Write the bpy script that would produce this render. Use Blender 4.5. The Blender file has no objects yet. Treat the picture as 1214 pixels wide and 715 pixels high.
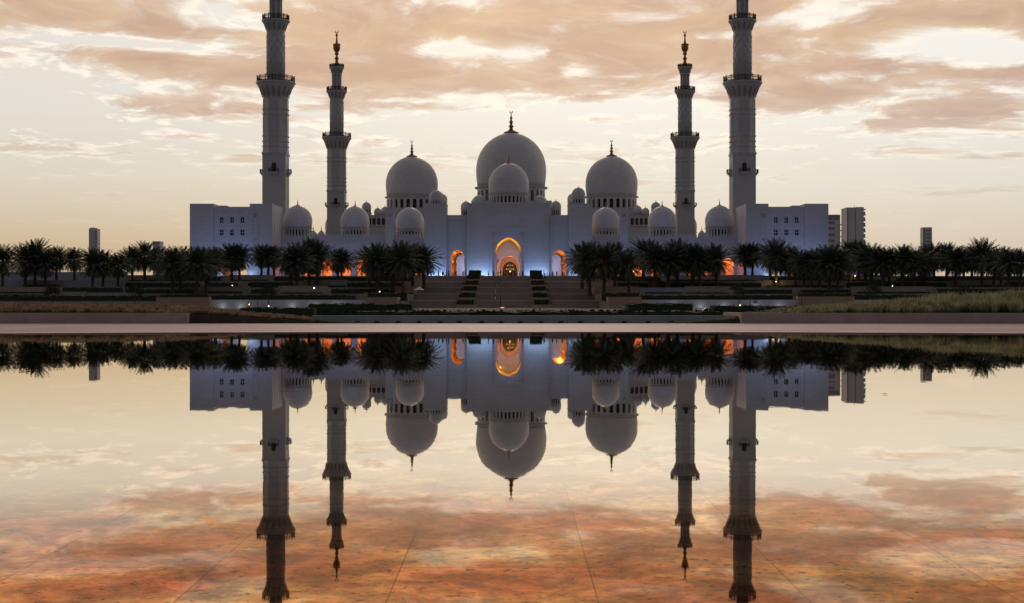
import bpy, bmesh, math, random
from mathutils import Vector, Matrix, noise
from mathutils.geometry import tessellate_polygon

random.seed(7)
R = math.radians
S = bpy.context.scene
COL = S.collection

# ------------------------------------------------------------------ frame constants
F = 1642.0          # focal length in photo pixels (photo 1214 wide)
CX, HY, CH = 607.0, 359.5, 1.2


def X(px, D):
    return (px - CX) / F * D


def Z(py, D):
    return CH + (HY - py) / F * D


def AX(D):
    """x of the mosque's long axis at distance D"""
    return -2.2 + (D - 330.0) * 0.0063


# ------------------------------------------------------------------ camera
cam = bpy.data.cameras.new('camera')
cam.sensor_width = 36.0
cam.lens = F / 1214.0 * 36.0
cam.shift_y = 2.0 / 1214.0
cam.clip_start = 0.1
cam.clip_end = 20000.0
camo = bpy.data.objects.new('camera', cam)
COL.objects.link(camo)
camo.location = (0, 0, CH)
camo.rotation_euler = (R(90), 0, 0)
S.camera = camo

# ------------------------------------------------------------------ colour management
S.view_settings.view_transform = 'Standard'
S.view_settings.look = 'None'
S.view_settings.gamma = 1.0
S.view_settings.exposure = 0.0
S.view_settings.use_curve_mapping = False
S.cycles.use_denoising = True
S.cycles.max_bounces = 8
S.cycles.transparent_max_bounces = 12
S.cycles.sample_clamp_indirect = 4.0


def lin(r, g, b):
    def f(c):
        c /= 255.0
        return c / 12.92 if c <= 0.04045 else ((c + 0.055) / 1.055) ** 2.4
    return (f(r), f(g), f(b), 1.0)


# ------------------------------------------------------------------ node helper
class NT:
    def __init__(self, tree):
        self.t = tree
        self.n = tree.nodes
        self.l = tree.links

    def new(self, kind, **kw):
        nd = self.n.new(kind)
        for k, v in kw.items():
            setattr(nd, k, v)
        return nd

    def put(self, sock, v):
        if hasattr(v, 'is_linked') or hasattr(v, 'node'):
            self.l.new(v, sock)
        else:
            sock.default_value = v

    def m(self, op, a, b=0.0, c=0.0, clamp=False):
        nd = self.new('ShaderNodeMath', operation=op)
        nd.use_clamp = clamp
        self.put(nd.inputs[0], a)
        self.put(nd.inputs[1], b)
        self.put(nd.inputs[2], c)
        return nd.outputs[0]

    def mix(self, f, a, b, blend='MIX'):
        nd = self.new('ShaderNodeMix', data_type='RGBA', blend_type=blend)
        self.put(nd.inputs['Factor'], f)
        self.put(nd.inputs[6], a)
        self.put(nd.inputs[7], b)
        return nd.outputs[2]

    def smooth(self, v, a, b, lo=0.0, hi=1.0):
        nd = self.new('ShaderNodeMapRange', interpolation_type='SMOOTHSTEP')
        self.put(nd.inputs[0], v)
        for i, q in enumerate((a, b, lo, hi)):
            nd.inputs[i + 1].default_value = q
        return nd.outputs[0]

    def ramp(self, v, stops, interp='LINEAR'):
        nd = self.new('ShaderNodeValToRGB')
        nd.color_ramp.interpolation = interp
        e = nd.color_ramp.elements
        while len(e) < len(stops):
            e.new(0.5)
        for i, (p, c) in enumerate(stops):
            e[i].position = p
            e[i].color = c
        self.put(nd.inputs[0], v)
        return nd.outputs[0]

    def noise(self, vec, scale, detail=6.0, rough=0.55, dist=0.0):
        nd = self.new('ShaderNodeTexNoise')
        nd.inputs['Scale'].default_value = scale
        nd.inputs['Detail'].default_value = detail
        nd.inputs['Roughness'].default_value = rough
        nd.inputs['Distortion'].default_value = dist
        if vec is not None:
            self.put(nd.inputs['Vector'], vec)
        return nd.outputs[0]

    def xyz(self, a, b, c):
        nd = self.new('ShaderNodeCombineXYZ')
        self.put(nd.inputs[0], a)
        self.put(nd.inputs[1], b)
        self.put(nd.inputs[2], c)
        return nd.outputs[0]


# ------------------------------------------------------------------ sky: dusk with lit clouds
SUN_EL, SUN_AZ = R(24.0), R(0.0)      # behind the mosque, veiled by cloud
W = bpy.data.worlds.new('World')
S.world = W
W.use_nodes = True
w = NT(W.node_tree)
w.n.clear()
wout = w.new('ShaderNodeOutputWorld')
tc = w.new('ShaderNodeTexCoord')
nrm = w.new('ShaderNodeVectorMath', operation='NORMALIZE')
w.l.new(tc.outputs['Generated'], nrm.inputs[0])
sep = w.new('ShaderNodeSeparateXYZ')
w.l.new(nrm.outputs[0], sep.inputs[0])
dx, dy, dz = sep.outputs
az = w.m('ARCTAN2', dx, dy)
el = w.m('ARCSINE', dz)
elp = w.m('MAXIMUM', el, 0.0)
# stretched cloud coordinates: streakier towards the horizon
q = w.m('DIVIDE', 1.0, w.m('ADD', elp, 0.16))
cv = w.xyz(w.m('MULTIPLY', az, 7.0), w.m('MULTIPLY', q, 2.6), 3.3)
warp = w.noise(cv, 0.9, 3.0, 0.5)
cv2 = w.xyz(w.m('ADD', w.m('MULTIPLY', az, 7.0), w.m('MULTIPLY', warp, 0.9)),
            w.m('ADD', w.m('MULTIPLY', q, 2.6), w.m('MULTIPLY', warp, 0.5)), 1.7)
n_big = w.noise(cv2, 1.75, 10.0, 0.6, 0.2)
n_fine = w.noise(cv2, 6.0, 8.0, 0.62)
blobs = [  # where banks of cloud (+) and breaks in them (-) hang: photo px, py, rx, ry, amount
    (165, 66, 95, 13, .30), (250, 84, 80, 12, .26), (430, 110, 70, 40, .22), (330, 128, 95, 13, .20), (232, 126, 60, 10, .30),
    (360, 60, 60, 40, .16), (480, 45, 110, 40, .16), (660, 38, 200, 26, .22), (700, 85, 110, 22, .18), (560, 95, 80, 16, .18),
    (860, 60, 120, 40, .16), (985, 88, 110, 24, .24), (960, 116, 100, 10, .24), (1165, 92, 70, 16, .24), (1165, 127, 62, 9, .38),
    (1080, 25, 160, 22, .20), (212, 160, 34, 5, .30), (42, 183, 26, 6, .24), (282, 187, 32, 6, .26), (545, 194, 48, 8, .22),
    (30, 90, 26, 8, .12), (85, 104, 30, 6, .24), (770, 116, 60, 10, .14), (1045, 147, 34, 4, .24), (1190, 184, 40, 3, .24),
    (735, 140, 70, 4, .18), (100, 20, 110, 18, .18),
    (55, 112, 75, 32, -.34), (150, 50, 50, 6, -.24), (215, 56, 45, 6, -.30), (240, 16, 45, 10, -.22), (530, 55, 45, 11, -.34), (620, 65, 28, 12, -.26),
    (685, 82, 22, 9, -.22), (1130, 50, 62, 13, -.36), (1190, 70, 40, 8, -.26), (555, 147, 140, 12, -.22), (730, 128, 80, 7, -.24),
    (975, 92, 34, 7, -.24), (955, 22, 45, 9, -.22), (845, 44, 40, 6, -.24), (425, 68, 30, 6, -.2), (300, 30, 40, 5, -.2), (760, 20, 40, 6, -.2), (1060, 60, 30, 5, -.2), (560, 2, 40, 7, -.25), (60, 45, 60, 8, -.22), (350, 118, 30, 7, -.22), (380, 135, 30, 6, -.22),
]
cov = None
for (bx, by, rx, ry, amp) in blobs:
    a0 = math.atan((bx - CX) / F)
    e0 = math.atan((HY - by) / F * math.cos(a0))
    ua = w.m('MULTIPLY', w.m('SUBTRACT', az, a0), F / rx)
    ue = w.m('MULTIPLY', w.m('SUBTRACT', el, e0), F / ry)
    r2 = w.m('ADD', w.m('MULTIPLY', ua, ua), w.m('MULTIPLY', ue, ue))
    g = w.m('MULTIPLY', w.m('POWER', 2.718, w.m('MULTIPLY', r2, -0.7)), amp * (1.9 if amp < 0 else 1.2))
    cov = g if cov is None else w.m('ADD', cov, g)
base = w.ramp(w.m('MULTIPLY', elp, 4.0), [(0.0, (0, 0, 0, 1)), (0.38, (.06, .06, .06, 1)), (0.5, (.14, .14, .14, 1)),
                                        (0.7, (.40, .40, .40, 1)), (0.9, (.50, .50, .50, 1))])
nn = w.m('MULTIPLY', w.smooth(el, 0.015, 0.125, 0.25, 1.0), w.m('ADD', w.m('MULTIPLY', w.m('SUBTRACT', n_big, 0.5), 1.9), w.m('MULTIPLY', w.m('SUBTRACT', n_fine, 0.5), 0.7)))
dens = w.m('ADD', w.m('ADD', base, nn), cov)
dens = w.m('SUBTRACT', dens, 0.06)
dens = w.m('MAXIMUM', w.m('MINIMUM', dens, 1.0), 0.0)
# clear air colour, by height and side
clear_l = w.ramp(w.m('MULTIPLY', elp, 4.5), [(0.0, lin(196, 168, 136)), (0.18, lin(205, 184, 155)), (0.4, lin(219, 213, 199)), (0.62, lin(226, 222, 216)), (1.0, lin(236, 229, 222))])
clear_r = w.ramp(w.m('MULTIPLY', elp, 4.5), [(0.0, lin(204, 174, 150)), (0.18, lin(216, 202, 184)), (0.4, lin(228, 224, 214)), (0.62, lin(240, 238, 233)), (1.0, lin(252, 247, 240))])
clear = w.mix(w.smooth(az, -0.3, 0.15), clear_l, clear_r)
body = w.ramp(w.m('MULTIPLY', elp, 4.5), [(0.0, lin(206, 186, 164)), (0.42, lin(207, 195, 179)), (0.58, lin(208, 184, 171)), (0.72, lin(211, 181, 160)), (0.86, lin(214, 181, 150)), (1.0, lin(212, 176, 148))])
n_col = w.noise(cv2, 2.2, 4.0, 0.5)
body = w.mix(w.m('MULTIPLY', w.smooth(n_col, 0.38, 0.62), 0.85), body, w.mix(w.smooth(el, 0.1, 0.16), lin(198, 176, 166), lin(194, 160, 143)))
body = w.mix(w.m('MULTIPLY', w.smooth(n_fine, 0.44, 0.70), 0.6), body, lin(230, 207, 184))
puff = w.noise(cv2, 8.0, 6.0, 0.6)
edge = lin(255, 247, 234)
soft = w.new('ShaderNodeMix', data_type='FLOAT')
w.put(soft.inputs[0], w.smooth(el, 0.11, 0.17))
w.put(soft.inputs[2], w.smooth(dens, 0.06, 0.40))
w.put(soft.inputs[3], w.smooth(dens, 0.02, 0.58))
soft = soft.outputs[0]
c2 = w.mix(soft, clear, body)
rim = w.m('MULTIPLY', w.smooth(dens, 0.0, 0.10), w.smooth(dens, 0.16, 0.50, 1.0, 0.0))
rim = w.m('MULTIPLY', w.m('MULTIPLY', rim, w.smooth(puff, 0.42, 0.60)), w.smooth(el, 0.07, 0.13, 0.12, 1.0))
c2 = w.mix(rim, c2, edge)
c3 = w.mix(w.m('MULTIPLY', w.smooth(dens, 0.45, 1.0), 0.6), c2, w.mix(w.smooth(el, 0.11, 0.17), lin(196, 172, 162), lin(192, 154, 131)))
# overhead and behind the camera the dusk sky turns blue
east = w.ramp(w.m('ADD', w.m('MULTIPLY', elp, 0.6), 0.0), [(0.0, (.125, .118, .125, 1)), (0.25, (.13, .125, .14, 1)), (1.0, (.15, .145, .165, 1))])
f_e = w.smooth(dy, -0.25, 0.45, 1.0, 0.0)
top = w.mix(w.smooth(el, 0.35, 0.9), c3, (.25, .22, .21, 1))
skyc = w.mix(f_e, top, east)
gnd = w.mix(w.smooth(el, -0.03, 0.0), (.10, .085, .08, 1), skyc)
bgc = w.new('ShaderNodeBackground')
w.put(bgc.inputs[0], gnd)
bgc.inputs[1].default_value = 1.0
sky = w.new('ShaderNodeTexSky', sky_type='NISHITA')
sky.sun_disc = False
sky.sun_elevation = SUN_EL
sky.sun_rotation = SUN_AZ
sky.air_density = 1.5
sky.dust_density = 3.0
bgs = w.new('ShaderNodeBackground')
w.l.new(sky.outputs[0], bgs.inputs[0])
bgs.inputs[1].default_value = 0.05
mixs = w.new('ShaderNodeMixShader')
mixs.inputs[0].default_value = 0.92
w.l.new(bgs.outputs[0], mixs.inputs[1])
w.l.new(bgc.outputs[0], mixs.inputs[2])
w.l.new(mixs.outputs[0], wout.inputs[0])

sl = bpy.data.lights.new('sun', 'SUN')
sl.energy = 0.5
sl.angle = R(12)
sl.color = (1.0, 0.78, 0.6)
so = bpy.data.objects.new('sun', sl)
COL.objects.link(so)
so.location = (0, 300, 200)
so.rotation_euler = (-(R(90) - SUN_EL), 0, 0)     # light travels towards -y and down


# ------------------------------------------------------------------ materials
MATS = {}


def mat(name, col, rough=0.6, metal=0.0, var=0.12, scale=0.6, joints=None, emit=None, estr=0.0, spec=0.5, bump=0.0, bscale=4.0):
    mt = bpy.data.materials.new(name)
    mt.use_nodes = True
    k = NT(mt.node_tree)
    b = k.n['Principled BSDF']
    tco = k.new('ShaderNodeTexCoord').outputs['Object']
    n1 = k.noise(tco, scale, 5.0, 0.6)
    n2 = k.noise(tco, scale * 7.3, 3.0, 0.5)
    fac = k.m('ADD', k.m('MULTIPLY', n1, 0.65), k.m('MULTIPLY', n2, 0.35))
    fac = k.smooth(fac, 0.3, 0.7)
    lo = tuple(c * (1 - var) for c in col) + (1,)
    hi = tuple(min(1, c * (1 + var)) for c in col) + (1,)
    c = k.mix(fac, lo, hi)
    if joints:
        jw, jh, jm = joints
        se = k.new('ShaderNodeSeparateXYZ')
        k.l.new(tco, se.inputs[0])
        v = k.xyz(k.m('ADD', se.outputs[0], k.m('MULTIPLY', se.outputs[1], 0.77)), se.outputs[2], 0.0)
        br = k.new('ShaderNodeTexBrick')
        br.offset = 0.5
        k.put(br.inputs['Vector'], v)
        br.inputs['Scale'].default_value = 1.0
        br.inputs['Brick Width'].default_value = jw
        br.inputs['Row Height'].default_value = jh
        br.inputs['Mortar Size'].default_value = jm
        br.inputs['Color1'].default_value = (1, 1, 1, 1)
        br.inputs['Color2'].default_value = (.95, .95, .95, 1)
        br.inputs['Mortar'].default_value = (.76, .76, .76, 1)
        c = k.mix(1.0, c, br.outputs[0], 'MULTIPLY')
    k.put(b.inputs['Base Color'], c)
    b.inputs['Roughness'].default_value = rough
    b.inputs['Metallic'].default_value = metal
    b.inputs['Specular IOR Level'].default_value = spec
    if emit:
        b.inputs['Emission Color'].default_value = tuple(emit) + (1,)
        b.inputs['Emission Strength'].default_value = estr
    if bump:
        bp = k.new('ShaderNodeBump')
        bp.inputs['Strength'].default_value = bump
        k.put(bp.inputs['Height'], k.noise(tco, bscale, 5.0, 0.6))
        k.l.new(bp.outputs[0], b.inputs['Normal'])
    MATS[name] = mt
    return mt


M = MATS
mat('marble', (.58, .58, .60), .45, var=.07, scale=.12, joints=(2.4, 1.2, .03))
mat('dome_marble', (.63, .63, .67), .5, var=.09, scale=.16, joints=(1.6, .9, .03))
mat('vault_plaster', (.60, .50, .36), .6, var=.05, scale=.3)
mat('inner_marble', (.74, .73, .74), .5, var=.05, scale=.4, joints=(2., 1., .02))
mat('dim_minaret_marble', (.48, .485, .505), .45, var=.07, scale=.12, joints=(2.4, 1.2, .03))  # darker copy of the marble: weaker light on the minarets put into the colour
mat('niche_shade', (.26, .255, .25), .6, var=.07, scale=.3)  # same stone, darkened to paint the shade inside the niches
mat('dark_opening', (.02, .02, .025), .25, var=.3)
mat('bronze_rail', (.06, .045, .035), .5, metal=.3, var=.2)
mat('bronze_door', (.16, .10, .035), .5, var=.5, scale=1.5)
mat('gold', (.30, .19, .07), .38, metal=.85, var=.15)
mat('platform_stone', (.22, .19, .17), .7, var=.12, scale=.3, joints=(1.5, .8, .02))
mat('stair_stone', (.37, .305, .27), .75, var=.16, scale=.25)
mat('landing_stone', (.58, .47, .40), .75, var=.2, scale=.25)
mat('retaining_stone', (.37, .33, .28), .8, var=.18, scale=.35, joints=(1.2, .5, .02))
mat('tan_stone', (.46, .32, .23), .8, var=.14, scale=.4, joints=(1.2, .5, .015))
mat('pale_wall', (.60, .62, .66), .6, var=.06, scale=.4)
mat('teal_wall', (.28, .34, .36), .7, var=.1, scale=.5, joints=(4., 3., .02))
mat('planter_stone', (.45, .355, .31), .75, var=.14, scale=1.2, joints=(2.4, 2., .008), bump=.15, bscale=20)
mat('soil', (.07, .055, .04), .95, var=.3, scale=.5)
mat('ground', (.16, .13, .11), .95, var=.2, scale=.02)
mat('asphalt', (.05, .05, .052), .85, var=.2, scale=.3)
mat('hedge_leaf', (.034, .05, .03), .9, var=.5, scale=2.2, spec=.2)
mat('palm_leaf', (.075, .098, .062), .6, var=.45, scale=.8, spec=.3)
mat('palm_trunk', (.085, .06, .042), .95, var=.4, scale=2.0, bump=.6, bscale=6)
mat('tree_leaf', (.03, .04, .02), .8, var=.45, scale=1.0, spec=.2)
mat('bark', (.07, .05, .035), .95, var=.3, scale=2.)
mat('wall_blue_grey', (.34, .38, .44), .8, var=.1, scale=.1)
mat('concrete_tower', (.60, .58, .62), .7, var=.08, scale=.05)
mat('tower_glass', (.27, .27, .30), .25, var=.2, scale=.2)
mat('white_paint', (.78, .78, .78), .35, var=.04)
mat('car_glass', (.02, .022, .025), .08, var=.1)
mat('rubber', (.02, .02, .02), .9, var=.2)
mat('metal_grey', (.32, .33, .34), .45, metal=.4, var=.1)
mat('dark_metal', (.04, .04, .04), .5, metal=.5, var=.2)
mat('canvas_white', (.75, .74, .72), .8, var=.05)
mat('skin', (.30, .18, .12), .6, var=.1)
mat('cloth_dark', (.03, .03, .04), .9, var=.3)
mat('cloth_white', (.65, .65, .66), .9, var=.06)
mat('cloth_blue', (.06, .08, .16), .9, var=.2)
mat('cloth_red', (.22, .05, .05), .9, var=.2)
mat('hair', (.015, .012, .01), .7, var=.2)
mat('lamp_warm', (.9, .8, .6), .4, emit=(1.0, .72, .36), estr=3.5)
mat('lamp_white', (.9, .9, .9), .4, emit=(1.0, .93, .8), estr=3.5)
mat('bulb_gold', (.9, .7, .3), .4, emit=(1.0, .66, .22), estr=3.5)
mat('teal_dome', (.16, .30, .31), .45, var=.1)
mat('red_panel', (.20, .04, .05), .6, var=.2)
mat('dead_leaf', (.04, .03, .02), .9, var=.3)


def grass_mat(name, low, mid, tip, h):
    mt = bpy.data.materials.new(name)
    mt.use_nodes = True
    k = NT(mt.node_tree)
    b = k.n['Principled BSDF']
    at = k.new('ShaderNodeAttribute', attribute_name='along')
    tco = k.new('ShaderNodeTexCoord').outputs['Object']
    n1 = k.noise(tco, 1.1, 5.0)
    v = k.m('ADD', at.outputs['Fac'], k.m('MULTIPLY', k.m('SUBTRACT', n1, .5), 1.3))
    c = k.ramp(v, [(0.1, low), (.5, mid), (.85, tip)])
    k.put(b.inputs['Base Color'], c)
    b.inputs['Roughness'].default_value = .85
    b.inputs['Specular IOR Level'].default_value = .2
    M[name] = mt


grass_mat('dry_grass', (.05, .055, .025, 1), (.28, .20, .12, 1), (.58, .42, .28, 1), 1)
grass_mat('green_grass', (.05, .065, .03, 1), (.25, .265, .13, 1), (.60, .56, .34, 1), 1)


def pool_materials():
    # thin sheet of still water
    mt = bpy.data.materials.new('still_water')
    mt.use_nodes = True
    k = NT(mt.node_tree)
    k.n.clear()
    out = k.new('ShaderNodeOutputMaterial')
    tco = k.new('ShaderNodeTexCoord').outputs['Object']
    mp = k.new('ShaderNodeMapping')
    mp.inputs['Scale'].default_value = (1.0, .35, 1.0)
    k.put(mp.inputs[0], tco)
    bp = k.new('ShaderNodeBump')
    bp.inputs['Strength'].default_value = 1.0
    bp.inputs['Distance'].default_value = .0009
    k.put(bp.inputs['Height'], k.noise(mp.outputs[0], 1.3, 3.0, .5))
    gl = k.new('ShaderNodeBsdfGlossy')
    gl.inputs['Roughness'].default_value = .011
    gl.inputs['Color'].default_value = (1.0, .95, .85, 1)
    k.l.new(bp.outputs[0], gl.inputs['Normal'])
    tr = k.new('ShaderNodeBsdfTransparent')
    fr = k.new('ShaderNodeFresnel')
    fr.inputs['IOR'].default_value = 1.30
    fr.inputs['IOR'].default_value = 1.33
    cur = k.ramp(fr.outputs[0], [(.24, (.09,) * 3 + (1,)), (.32, (.12,) * 3 + (1,)), (.40, (.34,) * 3 + (1,)), (.48, (.78,) * 3 + (1,)), (.56, (.92,) * 3 + (1,)), (.8, (.96,) * 3 + (1,)), (1., (1, 1, 1, 1))])
    mx = k.new('ShaderNodeMixShader')
    gm = k.new('ShaderNodeNewGeometry')
    k.put(mx.inputs[0], k.m('MULTIPLY', cur, k.m('SUBTRACT', 1.0, gm.outputs['Backfacing'])))
    k.l.new(tr.outputs[0], mx.inputs[1])
    k.l.new(gl.outputs[0], mx.inputs[2])
    k.l.new(mx.outputs[0], out.inputs[0])
    M['water'] = mt
    # polished red-brown granite slabs under it
    mt = bpy.data.materials.new('polished_red_granite')
    mt.use_nodes = True
    k = NT(mt.node_tree)
    k.n.clear()
    out = k.new('ShaderNodeOutputMaterial')
    tco = k.new('ShaderNodeTexCoord').outputs['Object']
    sp = k.new('ShaderNodeSeparateXYZ')
    k.l.new(tco, sp.inputs[0])
    v = k.xyz(k.m('ADD', sp.outputs[0], 86.0 * 2 + .51), k.m('SUBTRACT', sp.outputs[1], 7.86 - 86.0 * .86), 0.0)
    br = k.new('ShaderNodeTexBrick')
    br.offset = 0.0
    k.put(br.inputs['Vector'], v)
    br.inputs['Scale'].default_value = 1.0
    br.inputs['Brick Width'].default_value = .86
    br.inputs['Row Height'].default_value = 1.05
    br.inputs['Mortar Size'].default_value = .004
    br.inputs['Color1'].default_value = (1, 1, 1, 1)
    br.inputs['Color2'].default_value = (.66, .74, .84, 1)
    br.inputs['Mortar'].default_value = (.42, .42, .42, 1)
    stain = k.smooth(k.noise(tco, 1.1, 10.0, .74, .9), .36, .66)
    speck = k.smooth(k.noise(tco, 9.0, 7.0, .78), .40, .56)
    spots = k.smooth(k.noise(tco, 21.0, 3.0, .6, .4), .33, .42)
    patch = k.smooth(k.noise(tco, 3.2, 6.0, .7, .5), .38, .58)
    f = k.m('MULTIPLY', k.m('ADD', k.m('MULTIPLY', stain, .62), .52), k.m('ADD', k.m('MULTIPLY', speck, .35), .70))
    f = k.m('MULTIPLY', f, k.m('ADD', k.m('MULTIPLY', spots, .68), .34))
    f = k.m('MULTIPLY', f, k.m('ADD', k.m('MULTIPLY', patch, .46), .72))
    fv = k.mix(1.0, k.xyz(f, f, f), br.outputs[0], 'MULTIPLY')
    df = k.new('ShaderNodeBsdfDiffuse')
    k.put(df.inputs['Color'], k.mix(1.0, fv, (.20, .085, .045, 1), 'MULTIPLY'))
    gl = k.new('ShaderNodeBsdfGlossy')
    gl.inputs['Roughness'].default_value = .022
    k.put(gl.inputs['Color'], k.mix(1.0, fv, k.mix(k.smooth(k.noise(tco, .7, 4.0, .6), .40, .62), (.76, .25, .095, 1), (1.0, .53, .18, 1)), 'MULTIPLY'))
    mx = k.new('ShaderNodeMixShader')
    mx.inputs[0].default_value = .82
    k.l.new(df.outputs[0], mx.inputs[1])
    k.l.new(gl.outputs[0], mx.inputs[2])
    k.l.new(mx.outputs[0], out.inputs[0])
    M['pool_floor'] = mt
    # pale pink honed granite of the paving beyond
    mat('coping_stone', (.58, .46, .43), .6, var=.2, scale=.6, joints=(1.2, 1.2, .03), spec=.35)
    mt = mat('pink_granite', (.60, .375, .43), .6, var=.30, scale=.22, joints=(1.2, 1.2, .03), spec=.35)
    k = NT(mt.node_tree)


pool_materials()


# ------------------------------------------------------------------ mesh building
class MB:
    def __init__(s):
        s.v, s.f, s.sm = [], [], []

    def add(s, vs, fs, smooth=False):
        o = len(s.v)
        s.v.extend(tuple(p) for p in vs)
        for f in fs:
            s.f.append(tuple(i + o for i in f))
            s.sm.append(smooth)

    def box(s, x0, x1, y0, y1, z0, z1):
        s.add([(x0, y0, z0), (x1, y0, z0), (x1, y1, z0), (x0, y1, z0), (x0, y0, z1), (x1, y0, z1), (x1, y1, z1), (x0, y1, z1)],
              [(0, 3, 2, 1), (4, 5, 6, 7), (0, 1, 5, 4), (1, 2, 6, 5), (2, 3, 7, 6), (3, 0, 4, 7)])
        return s

    def lathe(s, prof, c=(0, 0, 0), n=24, smooth=True, rot=0.0, close=True):
        vs, fs = [], []
        for (r, z) in prof:
            for i in range(n):
                a = rot + 2 * math.pi * i / n
                vs.append((c[0] + r * math.cos(a), c[1] + r * math.sin(a), c[2] + z))
        for j in range(len(prof) - 1):
            for i in range(n):
                k = (i + 1) % n
                fs.append((j * n + i, j * n + k, (j + 1) * n + k, (j + 1) * n + i))
        if close:
            fs.append(tuple(reversed(range(n))))
            fs.append(tuple((len(prof) - 1) * n + i for i in range(n)))
        s.add(vs, fs, smooth)
        return s

    def tube(s, p0, p1, r0, r1=None, n=8, smooth=True):
        r1 = r0 if r1 is None else r1
        p0, p1 = Vector(p0), Vector(p1)
        d = (p1 - p0).normalized()
        a = d.orthogonal().normalized()
        b = d.cross(a)
        vs = []
        for p, r in ((p0, r0), (p1, r1)):
            for i in range(n):
                t = 2 * math.pi * i / n
                vs.append(p + a * (r * math.cos(t)) + b * (r * math.sin(t)))
        fs = [(i, (i + 1) % n, n + (i + 1) % n, n + i) for i in range(n)]
        fs += [tuple(reversed(range(n))), tuple(range(n, 2 * n))]
        s.add(vs, fs, smooth)
        return s

    def sphere(s, c, r, n=12, m=8, sz=1.0):
        prof = [(max(.001, r * math.sin(math.pi * j / m)), -r * sz * math.cos(math.pi * j / m)) for j in range(m + 1)]
        return s.lathe(prof, c, n)

    def prism(s, outline, holes=(), y0=0.0, y1=1.0, axis='y'):
        """outline / holes: lists of (x, z); extruded from y0 (front) to y1"""
        loops = [list(outline)] + [list(h) for h in holes]
        flat = [p for l in loops for p in l]
        tris = tessellate_polygon([[Vector((p[0], p[1], 0)) for p in l] for l in loops])
        n = len(flat)
        vs = [(p[0], y0, p[1]) for p in flat] + [(p[0], y1, p[1]) for p in flat]
        fs = []
        for t in tris:
            fs.append(tuple(t))
            fs.append(tuple(n + i for i in reversed(t)))
        o = 0
        for l in loops:
            m = len(l)
            for i in range(m):
                j = (i + 1) % m
                fs.append((o + i, o + j, n + o + j, n + o + i))
            o += m
        s.add(vs, fs)
        return s

    def build(s, name, material, parent=None, root=None, recalc=True):
        rt = root if root is not None else parent
        off = Vector((0, 0, 0))
        p = parent
        while p is not None:
            off += p.location
            p = p.parent
        me = bpy.data.meshes.new(name)
        me.from_pydata([(a - off.x, b - off.y, c - off.z) for a, b, c in s.v], [], s.f)
        me.polygons.foreach_set('use_smooth', s.sm)
        me.update()
        if recalc:
            bm = bmesh.new()
            bm.from_mesh(me)
            bmesh.ops.recalc_face_normals(bm, faces=bm.faces)
            bm.to_mesh(me)
            bm.free()
        me.materials.append(M[material] if isinstance(material, str) else material)
        o = bpy.data.objects.new(name, me)
        COL.objects.link(o)
        if parent is not None:
            o.parent = parent
        return o


def tag(o, label=None, cat=None, group=None, kind=None):
    if label:
        o['label'] = label
    if cat:
        o['category'] = cat
    if group:
        o['group'] = group
    if kind:
        o['kind'] = kind
    return o


def thing(name, loc, label, cat, group=None):
    o = bpy.data.objects.new(name, None)
    o.empty_display_size = .5
    COL.objects.link(o)
    o.location = loc
    return tag(o, label, cat, group)


def copy_tree(o, parent=None):
    c = o.copy()
    COL.objects.link(c)
    c.parent = parent
    for ch in list(o.children):
        copy_tree(ch, c)
    return c


def lamp(kind, loc, energy, color, parent=None, size=.3, sizey=None, rot=None, spot=None, spread=None):
    l = bpy.data.lights.new('lamp_glow', kind)
    l.energy = energy
    l.color = color
    if kind == 'AREA':
        l.shape = 'RECTANGLE'
        l.size = size
        l.size_y = sizey or size
    elif kind in ('POINT', 'SPOT'):
        l.shadow_soft_size = size
        if kind == 'SPOT' and spot:
            l.spot_size = spot
            l.spot_blend = .6
    l.cycles.use_multiple_importance_sampling = False
    if kind == 'AREA' and spread:
        l.spread = spread
    o = bpy.data.objects.new('lamp_glow', l)
    COL.objects.link(o)
    o.location = loc
    if rot:
        o.rotation_euler = rot
    if parent is not None:
        off = Vector((0, 0, 0))
        p = parent
        while p is not None:
            off += p.location
            p = p.parent
        o.location = Vector(loc) - off
        o.parent = parent
    return o


# ------------------------------------------------------------------ ground, road, pool
ZP = 9.05           # mosque platform level
DT = 408.0          # top edge of the stairs
TIERS = [(300., 1.7), (325., 3.4), (350., 5.2), (375., 7.2), (398., ZP)]


def sheet(name, pts, material, kind='structure'):
    b = MB()
    b.add(pts, [tuple(range(len(pts)))])
    o = b.build(name, material)
    tag(o, kind=kind)
    return o


# far land out to the horizon
b = MB()
prof = [(60, -.25), (90.5, -.25), (96, -1.3), (240, -1.3), (292, .02), (1200, .02), (14000, -4.)]
for i in range(len(prof) - 1):
    (d0, z0), (d1, z1) = prof[i], prof[i + 1]
    w0, w1 = 300 + d0, 300 + d1
    b.add([(-w0, d0, z0), (w0, d0, z0), (w1, d1, z1), (-w1, d1, z1)], [(0, 1, 2, 3)])
tag(b.build('ground', 'ground'), kind='structure')
sheet('road', [(-260, 200, -1.29), (260, 200, -1.29), (260, 232, -1.29), (-260, 232, -1.29)], 'asphalt')

SWX = 22.6


def terr_x(side, D):
    return AX(D) + side * SWX


b = MB()
for side in (-1, 1):
    for i, (d, z) in enumerate(TIERS):
        d1 = TIERS[i + 1][0] if i + 1 < len(TIERS) else 720.
        xa = AX(370) + side * (SWX + .1)
        xb = side * 330.
        x0, x1 = min(xa, xb), max(xa, xb)
        b.box(x0, x1, d + .02, d1 + .6, -2., z)
b.box(AX(370) - SWX - .05, AX(370) + SWX + .05, DT + .4, 720, -2., ZP - .004)
tag(b.build('terrace_ground', 'platform_stone'), kind='structure')

# pool: floor, water and the curved far edge
PR, PC = 66.0, -9.3


def edge_y(x):
    return PC + math.sqrt(max(0, PR * PR - x * x))


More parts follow.
